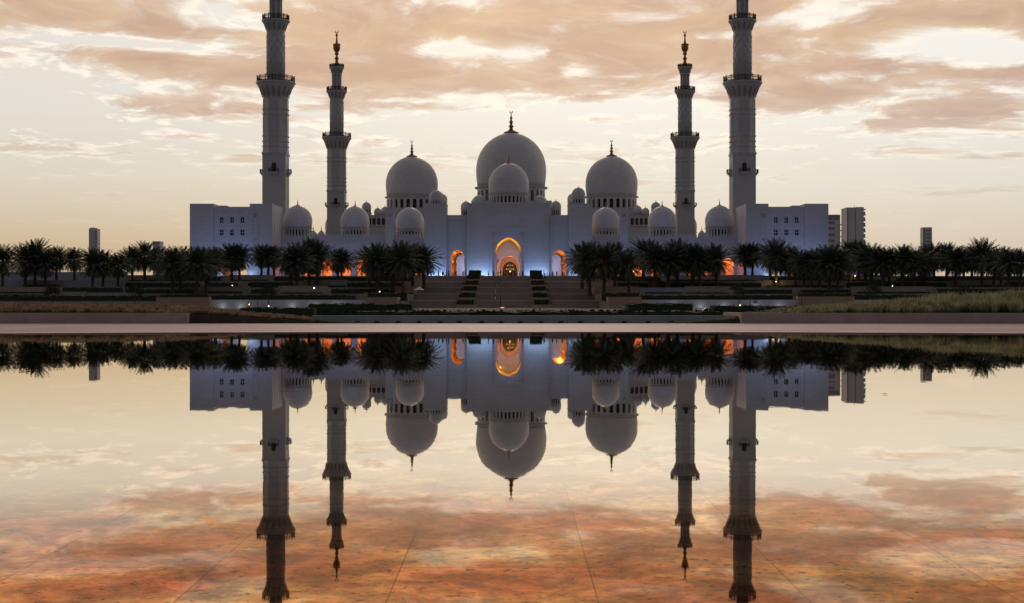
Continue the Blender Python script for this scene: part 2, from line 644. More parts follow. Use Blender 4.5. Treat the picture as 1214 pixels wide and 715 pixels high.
xs = [(-44 + 88 * i / 64) for i in range(65)]
b = MB()
arc = [(x, edge_y(x), -.012) for x in xs]
b.add([(-44, -12, -.012)] + arc + [(44, -12, -.012)], [tuple(reversed(range(len(arc) + 2)))])
tag(b.build('pool_floor', 'pool_floor', recalc=False), kind='structure')
b = MB()
arc = [(x, edge_y(x) - .005, 0.) for x in xs]
b.add([(-44, -12, 0)] + arc + [(44, -12, 0)], [tuple(reversed(range(len(arc) + 2)))])
tag(b.build('water', 'water', recalc=False), kind='structure')

# pink paving between pool and planters
b = MB()
n = len(xs)
for i in range(n - 1):
    a0, a1 = edge_y(xs[i]), edge_y(xs[i + 1])
    b.add([(xs[i], a0, .025), (xs[i + 1], a1, .025), (xs[i + 1], 84.6, .02), (xs[i], 84.6, .02),
           (xs[i], a0, -.3), (xs[i + 1], a1, -.3)], [(0, 1, 2, 3), (4, 5, 1, 0)])
b.add([(-60, 30, .03), (-44, 30, .025), (-44, 84.6, .02), (-60, 84.6, .02)], [(0, 1, 2, 3)])
b.add([(44, 30, .025), (60, 30, .03), (60, 84.6, .02), (44, 84.6, .02)], [(0, 1, 2, 3)])
tag(b.build('plaza_paving', 'pink_granite'), kind='structure')

b = MB()
for i in range(n - 1):
    a0, a1 = edge_y(xs[i]), edge_y(xs[i + 1])
    b.add([(xs[i], a0 - .01, .031), (xs[i + 1], a1 - .01, .031), (xs[i + 1], a1 + 1.9, .031), (xs[i], a0 + 1.9, .031)], [(0, 1, 2, 3)])
tag(b.build('pool_coping', 'coping_stone', recalc=False), kind='structure')
sheet('paving_border', [(-44, 76.5, .027), (44, 76.5, .027), (44, 79.6, .027), (-44, 79.6, .027)], 'coping_stone')
# ------------------------------------------------------------------ near walls and grass berms
DW = 80.
b = MB()
b.box(X(-260, DW), X(222, DW), DW, DW + .45, -.1, Z(371, DW))
b.box(X(222, DW) - .45, X(222, DW), DW + .45, DW + 7, -.1, Z(371, DW) - .003)
tag(b.build('planter_wall', 'planter_stone'), 'low brown granite planter wall at left, holding dry tan grass', 'wall')
b = MB()
b.box(X(879, DW), X(1500, DW), DW, DW + .45, -.1, Z(371, DW))
b.box(X(879, DW), X(879, DW) + .45, DW + .45, DW + 7, -.1, Z(371, DW) - .003)
tag(b.build('planter_wall', 'planter_stone'), 'low grey granite planter wall at right, holding tall green grass', 'wall')
b = MB()
b.box(X(370, 81.5), X(905, 81.5), 81.5, 82., -.3, Z(374, 81.5))
tag(b.build('boundary_wall', 'teal_wall'), 'long low blue-grey wall behind the pink paving, spotlights along its foot', 'wall')


def bermtop(px):
    """soil top height over photo x, and blade height, at about D=84..92"""
    tab = [(-300, 355), (0, 357), (130, 357.5), (250, 361), (300, 368), (360, 373), (415, 380.5), (440, 384)]
    tabr = [(780, 384), (805, 380.5), (850, 375), (880, 371), (945, 363), (1020, 358), (1100, 351), (1214, 344), (1500, 342)]
    t = tab if px < 600 else tabr
    for (a, ya), (c, yc) in zip(t, t[1:]):
        if a <= px <= c:
            return ya + (yc - ya) * (px - a) / (c - a)
    return 384


def grass(name, px0, px1, n, material, label, gain=1.0):
    """tufts of blades fanning out from a root, each tuft with its own height and dryness"""
    rng = random.Random(n)
    vs, fs, al = [], [], []
    for i in range(n):
        px = rng.uniform(px0, px1)
        if px < 222 or px > 879:
            d = 80.6 + 8.0 * rng.random() ** 1.3
        else:
            d = 80.9 + 7.6 * rng.random() ** 1.2 if px < 400 else 81.0 + .45 * rng.random()
        t = min(1, max(0, (d - 80.5) / 7.5))
        topz = Z(bermtop(px), 88)
        soil = max(.02, min(.62, .5 * topz) + .3 * t * max(0, topz - 1.0))
        hmax = max(.10, topz - soil) * gain
        clump = noise.noise(Vector((px * .05, d * .6, 3.1))) * .5 + .5
        h0 = hmax * (.55 + .5 * clump) * rng.uniform(.7, 1.15)
        if t < .45:
            h0 *= .5 + 1.1 * t
        x0 = X(px, d)
        dry = rng.uniform(-.28, .22)
        for _ in range(26):
            h = h0 * rng.uniform(.5, 1.05)
            a = rng.uniform(0, 6.28)
            lean = rng.uniform(.08, .55) * h
            x = x0 + rng.uniform(-.10, .10)
            y = d + rng.uniform(-.10, .10)
            lx, ly = math.cos(a) * lean, math.sin(a) * lean
            wd = rng.uniform(.016, .036)
            o = len(vs)
            vs += [(x - wd * .6, y, soil - .05), (x + wd * .6, y, soil - .05), (x + lx * .35 + wd, y + ly * .35, soil + h * .6),
                   (x + lx * .35 - wd, y + ly * .35, soil + h * .6), (x + lx, y + ly, soil + h)]
            fs += [(o, o + 1, o + 2, o + 3), (o + 3, o + 2, o + 4)]
            al += [0., 0., .6 + dry, .6 + dry, 1. + dry]
    me = bpy.data.meshes.new(name)
    me.from_pydata(vs, [], fs)
    at = me.attributes.new('along', 'FLOAT', 'POINT')
    at.data.foreach_set('value', al)
    me.materials.append(M[material])
    o = bpy.data.objects.new(name, me)
    COL.objects.link(o)
    tag(o, label, 'grass', kind='stuff')


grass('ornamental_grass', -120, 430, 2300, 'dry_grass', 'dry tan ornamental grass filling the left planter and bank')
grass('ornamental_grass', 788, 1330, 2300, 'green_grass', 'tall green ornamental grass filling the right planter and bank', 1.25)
for side in (0, 1):
    b = MB()
    rng = range(-140, 442, 10) if side == 0 else range(780, 1341, 10)
    pr = list(rng)
    for p0, p1 in zip(pr, pr[1:]):
        q = []
        for p in (p0, p1):
            topz = Z(bermtop(p), 88)
            s0 = max(.02, min(.62, .5 * topz))
            ny = 80.45 if (p < 222 or p > 879) else 80.7
            q.append((X(p, ny), ny, s0 - .03))
            q.append((X(p, 89), 89.6, s0 + .3 * max(0, topz - 1.0)))
        b.add([q[0], q[2], q[3], q[1], (q[1][0], 89.7, -.3), (q[3][0], 89.7, -.3), (q[0][0], q[0][1], -.3), (q[2][0], q[2][1], -.3)], [(0, 1, 2, 3), (3, 2, 5, 4), (0, 1, 7, 6)])
    tag(b.build('planting_bank', 'soil'), kind='structure')

# spotlights on the foot of the boundary wall
proto = None
spots = [497, 522, 545, 571, 594, 617, 641, 665, 688, 714, 740, 768, 796]
words = 'first second third fourth fifth sixth seventh eighth ninth tenth eleventh twelfth thirteenth fourteenth fifteenth sixteenth seventeenth eighteenth nineteenth twentieth'.split()
for i, px in enumerate([424, 447, 472] + spots):
    if proto is None:
        proto = thing('wall_spotlight', (0, 0, 0), 'x', 'spotlight', 'black spotlights along the blue-grey wall')
        b = MB().box(-.13, .13, -.16, .0, .0, .13)
        b.build('housing', 'dark_metal', proto)
        MB().box(-.11, .11, -.18, -.16, .02, .11).build('lens', 'car_glass', proto)
        o = proto
    else:
        o = copy_tree(proto)
    o.location = (X(px, 81.5), 81.495, .02)
    o['label'] = 'small black spotlight at foot of the long blue-grey wall, %s from the left' % words[i]


# ------------------------------------------------------------------ hedges
def hedge_mesh(name, x0, x1, y0, y1, z0, z1, seed, parent=None, step=.6, leafy=True):
    rng = random.Random(seed)
    nx = max(2, int((x1 - x0) / step))
    ny = max(2, min(5, int((y1 - y0) / step)))
    nz = max(2, int((z1 - z0) / .4))
    b = MB()

    def P(i, j, k):
        p = Vector((x0 + (x1 - x0) * i / nx, y0 + (y1 - y0) * j / ny, z0 + (z1 - z0) * k / nz))
        nv = noise.noise_vector(p * .9 + Vector((seed, 0, 0))) * .16 + noise.noise_vector(p * 2.6) * .10
        if k == 0:
            nv.z = 0
        return p + nv
    idx = {}

    def V(i, j, k):
        if (i, j, k) not in idx:
            idx[(i, j, k)] = len(b.v)
            b.v.append(tuple(P(i, j, k)))
        return idx[(i, j, k)]

    def Q(a, c, d, e):
        b.f.append((V(*a), V(*c), V(*d), V(*e)))
        b.sm.append(False)
    for i in range(nx):
        for k in range(nz):
            Q((i, 0, k), (i + 1, 0, k), (i + 1, 0, k + 1), (i, 0, k + 1))
            Q((i, ny, k), (i, ny, k + 1), (i + 1, ny, k + 1), (i + 1, ny, k))
        for j in range(ny):
            Q((i, j, nz), (i + 1, j, nz), (i + 1, j + 1, nz), (i, j + 1, nz))
    for j in range(ny):
        for k in range(nz):
            Q((0, j, k), (0, j, k + 1), (0, j + 1, k + 1), (0, j + 1, k))
            Q((nx, j, k), (nx, j + 1, k), (nx, j + 1, k + 1), (nx, j, k + 1))
    if leafy:   # stray leaf sprays so that the outline is uneven
        nl = min(2600, int((x1 - x0) * 16))
        for _ in range(nl):
            x = rng.uniform(x0, x1)
            if rng.random() < .6:
                p = Vector((x, rng.uniform(y0, y1), z1))
            else:
                p = Vector((x, y0, rng.uniform(z0 + .1, z1)))
            a = rng.uniform(0, 6.28)
            s = rng.uniform(.08, .2)
            u = Vector((math.cos(a) * s, math.sin(a) * s * .5, rng.uniform(.0, .8) * s))
            v = Vector((-u.y * .5, -abs(u.x) * .4, s * .9))
            b.add([p - u, p + u, p + v], [(0, 1, 2)])
    return b


# walls and hedges on the terraces.  Each tier: list of wall pieces (px0, px1, hedge height, stagger)
tier_word = ['lowest', 'second', 'third', 'fourth', 'top']
layout = {
    # side -1, tier -> [(px0, px1, material, raise, hedge fraction)]
    (-1, 1): [(-60, 62, 'retaining_stone', 0, .8), (62, 102, 'retaining_stone', .35, .35), (102, 165, 'retaining_stone', .2, .3), (165, 330, 'retaining_stone', -.1, .72), (330, 432, 'retaining_stone', -.1, .75), (432, 506, 'tan_stone', .15, .0)],
    (-1, 2): [(-60, 72, 'retaining_stone', 0, .3), (72, 150, 'retaining_stone', 0, .9), (150, 240, 'retaining_stone', -.15, .72), (240, 296, 'retaining_stone', .1, .35), (296, 330, 'retaining_stone', -.3, .8), (330, 389, 'retaining_stone', .25, .2), (389, 465, 'retaining_stone', -.2, .8), (465, 506, 'tan_stone', .1, .12)],
    (-1, 3): [(-60, 28, 'wall_blue_grey', 0, 0), (28, 76, 'retaining_stone', .1, .4), (76, 148, 'wall_blue_grey', 0, 0), (148, 240, 'retaining_stone', -.2, .75), (240, 292, 'retaining_stone', -.1, .7), (292, 360, 'retaining_stone', -.1, .82), (360, 412, 'retaining_stone', .2, .3), (412, 492, 'retaining_stone', -.2, .8), (492, 513, 'tan_stone', .1, .0)],
    (-1, 4): [(-60, 150, 'wall_blue_grey', 0, 0), (150, 226, 'retaining_stone', .1, .3), (226, 272, 'retaining_stone', -.2, .85), (272, 326, 'retaining_stone', .15, .3), (326, 490, 'retaining_stone', -.2, .8), (490, 515, 'tan_stone', .1, .1)],
    (1, 1): [(699, 762, 'tan_stone', .15, .0), (762, 840, 'retaining_stone', -.1, .5), (840, 945, 'retaining_stone', -.1, .75), (945, 1085, 'retaining_stone', -.1, .78), (1085, 1280, 'retaining_stone', 0, .8)],
    (1, 2): [(697, 757, 'tan_stone', .1, .12), (757, 812, 'wall_blue_grey', -.2, .3), (812, 872, 'retaining_stone', .15, .2), (872, 945, 'retaining_stone', -.3, .75), (945, 1008, 'retaining_stone', -.25, .7), (1008, 1106, 'retaining_stone', .1, .3), (1106, 1280, 'retaining_stone', -.1, .8)],
    (1, 3): [(693, 727, 'tan_stone', .1, .0), (727, 790, 'retaining_stone', -.2, .8), (790, 905, 'retaining_stone', -.15, .75), (905, 1000, 'retaining_stone', .1, .35), (1000, 1130, 'retaining_stone', -.2, .8), (1130, 1190, 'retaining_stone', .1, .35), (1190, 1280, 'retaining_stone', 0, .85)],
    (1, 4): [(690, 722, 'tan_stone', .1, .1), (722, 788, 'retaining_stone', -.2, .8), (788, 850, 'retaining_stone', .15, .35), (850, 905, 'retaining_stone', .1, .3), (905, 990, 'retaining_stone', -.1, .75), (990, 1055, 'retaining_stone', .1, .35), (1055, 1280, 'retaining_stone', -.2, .85)],
}
hseed = 0
for (side, k), segs in sorted(layout.items()):
    d, z = TIERS[k]
    zb = TIERS[k - 1][1]
    order = list(enumerate(segs))
    for idx, (p0, p1, mt, raise_, hf) in order:
        hseed += 1
        x0, x1 = X(p0, d), X(p1, d)
        lim = AX(370) + side * (SWX + .1)
        if side < 0:
            x1 = min(x1, lim)
            nth = len(segs) - idx
        else:
            x0 = max(x0, lim)
            nth = idx + 1
        rr = random.Random(hseed)
        prot = .35 + .25 * (hseed % 3)
        b = MB().box(x0 + .01, x1 - .01, d - prot, d + .015, zb - .3, z + raise_)
        b.box(x0 + .01, x1 - .01, d - prot - .06, d + .1, z + raise_, z + raise_ + .12)   # coping
        kind = 'tan' if mt == 'tan_stone' else ('blue-grey' if mt == 'wall_blue_grey' else 'taupe')
        sd = 'left' if side < 0 else 'right'
        tag(b.build('retaining_wall', mt), '%s retaining wall of the %s terrace %s of the stairs, %s from the steps' % (kind, tier_word[k], sd, words[nth - 1]), 'wall', 'terrace retaining walls')
        if hf > .05:
            hh = hf * (z + raise_ - zb) * 1.02
            g = rr.uniform(0, 3.)
            hb = hedge_mesh('hedge', x0 + rr.uniform(.2, 1.5), x1 - g, d - prot - 2.4, d - prot - .35, zb, zb + hh, hseed)
            tag(hb.build('hedge', 'hedge_leaf'), 'clipped hedge before the %s terrace wall %s of the stairs, %s from the steps' % (tier_word[k], sd, words[nth - 1]), 'hedge', 'clipped hedges on the terraces')

# front wall of the terraces: floodlit pale stretches and tan planters standing proud
D0 = 300.
front = [
    (-60, 187, 'retaining_stone', 357.5, 'long dark stone wall at far left, foot of the terraces behind the dry grass', 0),
    (187, 250, 'tan_stone', 353, 'tan stone planter block left of the pale lit wall, behind the dry grass', 1.2),
    (250, 434, 'pale_wall', 355.5, 'pale floodlit wall left of the stairs behind a dark hedge', 0),
    (434, 492, 'tan_stone', 352.8, 'tan stone planter block at the foot of the stairs, left side', 1.2),
    (704, 760, 'tan_stone', 352.5, 'tan stone planter block at the foot of the stairs, right side', 1.2),
    (760, 944, 'pale_wall', 355.5, 'pale floodlit wall right of the stairs behind the white pickup', 0),
    (944, 1011, 'tan_stone', 352, 'tan stone planter block right of the pale lit wall, behind green grass', 1.2),
    (1011, 1280, 'pale_wall', 355.5, 'pale wall at far right half hidden behind tall green grass', 0),
]
for (p0, p1, mt, ty, lab, proud) in front:
    x0, x1 = X(p0, D0), X(p1, D0)
    lim = AX(370)
    if p1 < 500:
        x1 = min(x1, lim - SWX - .1)
    elif p0 > 690:
        x0 = max(x0, lim + SWX + .1)
    b = MB().box(x0 + .01, x1 - .01, D0 - .4 - proud, D0 + .01 + (0 if not proud else 6), -.5, Z(ty, D0))
    if proud:
        b.box(x0 + .01, x1 - .01, D0 - .47 - proud, D0 + 6.1, Z(ty, D0), Z(ty, D0) + .1)
    tag(b.build('terrace_wall', mt), lab, 'wall')
# hedges over the pale walls
for i, (p0, p1, y0_, lab) in enumerate([
    (252, 410, 350, 'long dark hedge growing above the pale floodlit wall left of the stairs'),
    (760, 940, 350.5, 'long dark hedge growing above the pale floodlit wall right of the stairs'),
    (-60, 186, 351, 'dark hedge above the stone wall at far left, behind dry grass'),
    (1012, 1280, 350, 'dark hedge above the pale wall at far right, behind green grass'),
    (190, 246, 349, 'dark hedge on the tan planter block beside the dry grass'),
    (436, 482, 347.5, 'dark hedge on the tan planter block left of the stairs'),
    (714, 758, 347.5, 'dark hedge on the tan planter block right of the stairs'),
    (947, 1009, 347.5, 'dark hedge on the tan planter block beside the green grass'),
]):
    dd = D0 + (1.0 if i < 4 else 6.2)
    zb = 1.7
    hb = hedge_mesh('hedge', X(p0, dd), X(p1, dd), dd, dd + 2.5, zb, Z(y0_, dd), 90 + i)
    tag(hb.build('hedge', 'hedge_leaf'), lab, 'hedge', 'clipped hedges on the terraces')
# shrubs along the road
for i, (p0, p1, D, yt, lab) in enumerate([
    (415, 880, 93., 369.5, 'long low dark hedge just behind the blue-grey boundary wall'),
    (285, 372, 150., 365.5, 'low dark roadside hedge in front of the pale wall, left of the shrubs'),
    (366, 488, 160., 361.0, 'bumpy dark roadside shrubs in front of the left tan planter block'),
    (744, 822, 160., 360.5, 'bumpy dark roadside shrubs left of the white pickup'),
    (846, 905, 150., 363.0, 'dark roadside shrubs covering the tail of the white pickup'),
    (900, 950, 140., 364.0, 'low dark roadside hedge in front of the pale wall, behind green grass'),
]):
    hb = hedge_mesh('roadside_hedge', X(p0, D), X(p1, D), D, D + 2.5, -1.3, Z(yt, D), 130 + i, step=.5)
    if i in (2, 3, 4):
        hb.v = [(x, y, z + .32 * noise.noise(Vector((x * .45, 0, i))) if z > -1 else z) for x, y, z in hb.v]
    tag(hb.build('roadside_hedge', 'hedge_leaf'), lab, 'hedge')

# ------------------------------------------------------------------ grand staircase
D1, DS = 330., 15.6      # foot, tier pitch
axs = AX(370)
st = thing('grand_staircase', (axs, D1, .1), 'wide brown stone staircase in three flights climbing to the mosque entrance', 'stairs')
NT_, NSTEP = 5, 12
RISE = (ZP - .1) / (NT_ * NSTEP)


def stair_profile():
    pts = []
    for t in range(NT_):
        d = D1 + t * DS
        for s in range(NSTEP):
            pts.append((d + s * .42, .1 + (t * NSTEP + s) * RISE, .1 + (t * NSTEP + s + 1) * RISE))
    return pts


SP = stair_profile()


def flight(name, xa, xb):
    b = MB()
    for i, (d, z0, z1) in enumerate(SP):
        dn = SP[i + 1][0] if i + 1 < len(SP) else DT + .4
        b.add([(xa, d, z0), (xb, d, z0), (xb, d, z1 - .03), (xa, d, z1 - .03)], [(0, 1, 2, 3)])
        b.add([(xa, d - .03, z1 - .03), (xb, d - .03, z1 - .03), (xb, d - .03, z1), (xa, d - .03, z1), (xb, dn, z1), (xa, dn, z1)],
              [(0, 1, 2, 3), (3, 2, 4, 5)])
        b.add([(xa, d, z0), (xa, d, z1), (xa, dn, z1), (xa, dn, z0)], [(0, 1, 2, 3)])
        b.add([(xb, d, z0), (xb, d, z1), (xb, dn, z1), (xb, dn, z0)], [(0, 1, 2, 3)])
    return b.build(name, 'stair_stone', st, recalc=False)


flight('flight', axs - SWX, axs - 11.4)
flight('flight', axs - 6.5, axs + 6.5)
flight('flight', axs + 11.4, axs + SWX)
for xa, xb in ((axs - SWX, axs - 11.4), (axs - 6.5, axs + 6.5), (axs + 11.4, axs + SWX)):
    for t in range(1, NT_ + 1):
        i = t * NSTEP - 1
        d, z0, z1 = SP[i]
        MB().box(xa, xb, d - .07, d - .031, z1 - .26, z1 + .02).build('landing_edge', 'landing_stone', st)
for side in (-1, 1):      # stepped planter beds between the flights
    b = MB()
    for t in range(NT_ + 1):
        d = D1 + t * DS - 1.2
        z = .1 + t * NSTEP * RISE + .75
        xa, xb = axs + side * 6.52, axs + side * 11.38
        x0, x1 = min(xa, xb), max(xa, xb)
        dn = D1 + (t + 1) * DS - 1.2 if t < NT_ else DT + .3
        if t == NT_:
            z = ZP + .3
        b.box(x0, x1, d, dn - .002, -.3, z - .25)
        b.box(x0, x0 + .5, d - .01, dn - .004, z - .25, z)
        b.box(x1 - .5, x1, d - .01, dn - .004, z - .25, z)
        b.box(x0 + .5, x1 - .5, d - .01, d + .4, z - .25, z)
    b.build('planter_bed', 'tan_stone', st)
for i in range(0, NT_):
    b = MB()
    d = D1 + i * DS
    b.tube((axs - 2.1, d, .1 + i * NSTEP * RISE + 1.0), (axs - 2.1, d + NSTEP * .42, .1 + (i + 1) * NSTEP * RISE + 1.0), .05)
    b.tube((axs - 2.1, d + .1, .1 + i * NSTEP * RISE), (axs - 2.1, d + .1, .1 + i * NSTEP * RISE + 1.0), .04)
    b.tube((axs - 2.1, d + NSTEP * .42 + .1, .1 + (i + 1) * NSTEP * RISE), (axs - 2.1, d + NSTEP * .42 + .1, .1 + (i + 1) * NSTEP * RISE + 1.0), .04)
    b.build('handrail', 'dark_metal', st)

sheet('forecourt_paving', [(axs - 80, 316, .045), (axs + 80, 316, .045), (axs + SWX - .2, D1 + 1, .045), (axs - SWX + .2, D1 + 1, .045)], 'platform_stone')

rank = ['top', 'second', 'third', 'fourth', 'fifth', 'lowest']
for side in (-1, 1):
    for t in range(NT_ + 1):
        d = D1 + t * DS - .6
        z = .1 + t * NSTEP * RISE + .5 if t < NT_ else ZP + .05
        xc = axs + side * 8.95
        hb = hedge_mesh('box_hedge', xc - 1.75, xc + 1.75, d, d + 2.6, z, z + (1.35 if t < NT_ else 1.75), 200 + t + 10 * side, step=.4)
        tag(hb.build('box_hedge', 'hedge_leaf'), 'clipped box hedge, %s in the %s-hand row between the stair flights' % (rank[NT_ - t], 'left' if side < 0 else 'right'), 'hedge', 'box hedges on the staircase')


# ------------------------------------------------------------------ mosque building kit
def horseshoe(cx, zb, a, hc, r=None, notch=.84, n=22):
    """outline of an opening standing on zb: leg half width a, circle centre height hc, radius r -> list of (x,z), left foot to right foot"""
    r = r or a
    ang = math.acos(notch * a / r)           # where the circle meets the notch, below the centre
    zn = zb + hc - r * math.sin(ang)
    pts = [(cx - a, zb), (cx - a, zn - a * .42), (cx - a * .97, zn - a * .22), (cx - notch * a, zn)]
    s = math.pi + ang
    e = -ang
    for i in range(1, n):
        t = s + (e - s) * i / n
        x, z = math.cos(t) * r, math.sin(t) * r
        if z > 0:
            z *= 1.0 + .10 * (1 - abs(x) / r) ** 1.5   # slightly pointed crown
        pts.append((cx + x, zb + hc + z))
    pts += [(cx + notch * a, zn), (cx + a * .97, zn - a * .22), (cx + a, zn - a * .42), (cx + a, zb)]
    return pts


def notch_outline(x0, x1, zb, zt, opens):
    """wall outline with openings that stand on the base line, as one polygon"""
    pts = [(x0, zb)]
    for o in sorted(opens, key=lambda o: o[0][0]):
        pts += o
    pts += [(x1, zb), (x1, zt), (x0, zt)]
    return pts


def arch_hole(cx, z0, w_, h, n=8):
    a = w_ / 2
    pts = [(cx - a, z0), (cx + a, z0), (cx + a, z0 + h - a)]
    for i in range(1, n):
        t = math.pi * i / n
        pts.append((cx + a * math.cos(t), z0 + h - a + a * math.sin(t) * 1.05))
    pts.append((cx - a, z0 + h - a))
    return pts


def rect_hole(cx, z0, w_, h):
    return [(cx - w_ / 2, z0), (cx + w_ / 2, z0), (cx + w_ / 2, z0 + h), (cx - w_ / 2, z0 + h)]


DOME = [(.955, -.50), (.975, -.36), (.992, -.2), (1., -.04), (.995, .1), (.972, .24), (.928, .39), (.862, .53), (.772, .665), (.662, .785),
        (.535, .885), (.40, .965), (.27, 1.022), (.15, 1.06), (.07, 1.085), (.03, 1.10)]


def finial(c, h, parent, crescent=True, name='finial'):
    r = h * .16
    prof = [(r * 2.3, -.06 * h), (r * 2.0, 0), (r * 1.1, .05 * h), (r * .55, .12 * h), (r * .45, .2 * h), (r * .8, .26 * h), (r * .4, .32 * h), (r * .36, .4 * h),
            (r * .62, .46 * h), (r * .3, .52 * h), (r * .26, .6 * h), (r * .45, .65 * h), (r * .2, .7 * h), (r * .12, .8 * h), (r * .06, .88 * h if crescent else h)]
    b = MB().lathe(prof, c, 10)
    if crescent:   # crescent with its opening upwards
        cz = c[2] + .93 * h
        ro = .055 * h + .1
        pts = []
        for i in range(15):
            t = R(125) + R(290) * i / 14
            pts.append(Vector((c[0] + ro * math.cos(t), c[1], cz + ro * math.sin(t))))
        for i, (p, qv) in enumerate(zip(pts, pts[1:])):
            k0 = .12 + .88 * math.sin(math.pi * i / 14)
            k1 = .12 + .88 * math.sin(math.pi * (i + 1) / 14)
            b.tube(p, qv, ro * .30 * k0 + .03, ro * .30 * k1 + .03, 6)
    return b.build(name, 'gold', parent)


def arch_ring(b, c, Rr, z0, z1, N, openf=.6, thick=.6, sub=8):
    """a round wall pierced by N arched openings"""
    hgt = z1 - z0
    ow = 2 * math.pi * Rr / N * openf
    ztop = z1 - hgt * .16
    for i in range(N):
        a0 = 2 * math.pi * i / N
        da = 2 * math.pi / N
        pier = da * (1 - openf)
        samples = [(a0, None), (a0 + pier, None)]
        for j in range(sub + 1):
            u = j / sub
            xx = abs(2 * u - 1)
            z = ztop - ow * .55 * (1 - math.sqrt(max(0, 1 - xx * xx)))
            samples.append((a0 + pier + da * openf * u, max(z0 + .2 * hgt, z)))

        def P(a, r, z):
            return (c[0] + r * math.cos(a), c[1] + r * math.sin(a), z)
        # pier
        aa, ab = samples[0][0], samples[1][0]
        ri = Rr - thick
        b.add([P(aa, Rr, z0), P(ab, Rr, z0), P(ab, Rr, z1), P(aa, Rr, z1), P(aa, ri, z0), P(ab, ri, z0), P(ab, ri, z1), P(aa, ri, z1)],
              [(0, 1, 2, 3), (1, 5, 6, 2), (4, 0, 3, 7)])
        for (a_, za), (c_, zc) in zip(samples[2:], samples[3:]):
            b.add([P(a_, Rr, za), P(c_, Rr, zc), P(c_, Rr, z1), P(a_, Rr, z1), P(a_, ri, za), P(c_, ri, zc)], [(0, 1, 2, 3), (0, 4, 5, 1)])


def dome(parent, c, Rr, drum_h, N, fin_h, crescent=False, sub='dome', openf=.58, n=48, mat_='dome_marble'):
    """c = centre at the level of the dome's widest ring; parts: dome > drum, drum_window, finial"""
    x, y, z = c
    b = MB().lathe([(r * Rr, zz * Rr) for r, zz in DOME], c, n)
    d = b.build(sub, mat_, parent)
    zb = z - .5 * Rr
    b = MB()
    if drum_h > 0:
        b.lathe([(Rr * .96, -.045 * Rr), (Rr * 1.035, -.03 * Rr), (Rr * 1.045, 0), (Rr * .965, .012 * Rr)], (x, y, zb), n, close=False)
        z0, z1 = zb - drum_h, zb - .04 * Rr
        arch_ring(b, (x, y, 0), Rr * .965, z0 + drum_h * .12, z1, N, openf, Rr * .09)
        b.lathe([(Rr * .985, 0), (Rr * .985, drum_h * .12)], (x, y, z0), n, close=True)
        b.build('drum', 'marble', d, recalc=False)
        MB().lathe([(Rr * .875, drum_h * .12), (Rr * .875, drum_h - .04 * Rr)], (x, y, z0), n).build('drum_window', 'dark_opening', d)
    if fin_h > 0:
        finial((x, y, z + 1.085 * Rr), fin_h, d, crescent)
    return d


def domepx(parent, px, top_y, Rpx, D, drum_y, fin_y, N, crescent=False, **kw):
    Rr = Rpx * D / F
    zt = Z(top_y, D)
    zc = zt - 1.1 * Rr
    zb = zc - .5 * Rr
    return dome(parent, (X(px, D), D, zc), Rr, max(.3, zb - Z(drum_y, D)), N, (top_y - fin_y) * D / F, crescent, **kw)


def parapet(b, x0, x1, y, z, h=1.0, pitch=1.1, thick=.35):
    n = max(1, int((x1 - x0) / pitch))
    p = (x1 - x0) / n
    for i in range(n):
        xa = x0 + p * i + p * .16
        xb = xa + p * .68
        xm = (xa + xb) / 2
        vs = [(xa, z), (xb, z), (xb, z + h * .55), (xm + p * .12, z + h * .8), (xm, z + h), (xm - p * .12, z + h * .8), (xa, z + h * .55)]
        m = len(vs)
        b.add([(v[0], y, v[1]) for v in vs] + [(v[0], y + thick, v[1]) for v in vs],
              [tuple(range(m)), tuple(reversed(range(m, 2 * m)))] + [(i2, (i2 + 1) % m, m + (i2 + 1) % m, m + i2) for i2 in range(m)])


# ---- prayer hall, far side of the courtyard
DP = 618.
ph = thing('prayer_hall', (X(606, DP), DP, ZP), 'white marble prayer hall with three great onion domes behind the entrance portal', 'mosque')
b = MB()
b.box(X(432, DP), X(780, DP), DP + .6, DP + 40, ZP, Z(263, DP))
b.prism(notch_outline(X(432, DP), X(780, DP), Z(268, DP), Z(256, DP), []),
        [arch_hole(X(px, DP), Z(266.5, DP), 1.5, 3.1) for px in (438, 443.5, 449, 454.5, 749.5, 755, 760.5, 766, 771.5, 776)], DP, DP + .6)
b.box(X(432, DP) - .2, X(780, DP) + .2, DP - .3, DP + 1., Z(256, DP), Z(255, DP))
b.box(X(456, DP), X(522, DP), DP + 6, DP + 46, ZP, Z(249, 640))
b.box(X(692, DP), X(758, DP), DP + 6, DP + 46, ZP, Z(249, 640))
b.box(X(558, DP), X(655, DP), DP + 10, DP + 56, ZP, Z(242, 650))
b.build('wall', 'marble', ph)
MB().box(X(433, DP), X(779, DP), DP + .3, DP + .58, Z(267, DP), Z(258, DP)).build('window', 'dark_opening', ph)
domepx(ph, 606, 156, 41.6, 655., 244, 130, 30, True, n=64)
domepx(ph, 488.3, 184.5, 30.9, 645., 253, 165.5, 24, True, n=56)
domepx(ph, 725, 184, 30.9, 645., 253, 165, 24, True, n=56)
for px, ty, r, D, dy_ in [(434.5, 239.5, 5.6, 622, 252), (447.8, 246.5, 4.4, 622, 255), (456.4, 245, 5, 626, 255.5), (755.8, 243.6, 5.6, 624, 255), (765.3, 246.2, 4.6, 622, 255), (777.6, 239.3, 5.8, 622, 252),
                       (567, 232, 8, 640, 243), (641, 232, 8, 640, 243)]:
    domepx(ph, px, ty, r, D, dy_, ty - 3.2, 12, sub='small_dome', n=24)
# bases of the taller corner domes
b = MB()
for px in (434.5, 777.6):
    b.lathe([(2.3, 0), (2.3, Z(252, 622) - ZP)], (X(px, 622), 622, ZP), 8, smooth=False)
b.build('turret', 'marble', ph)

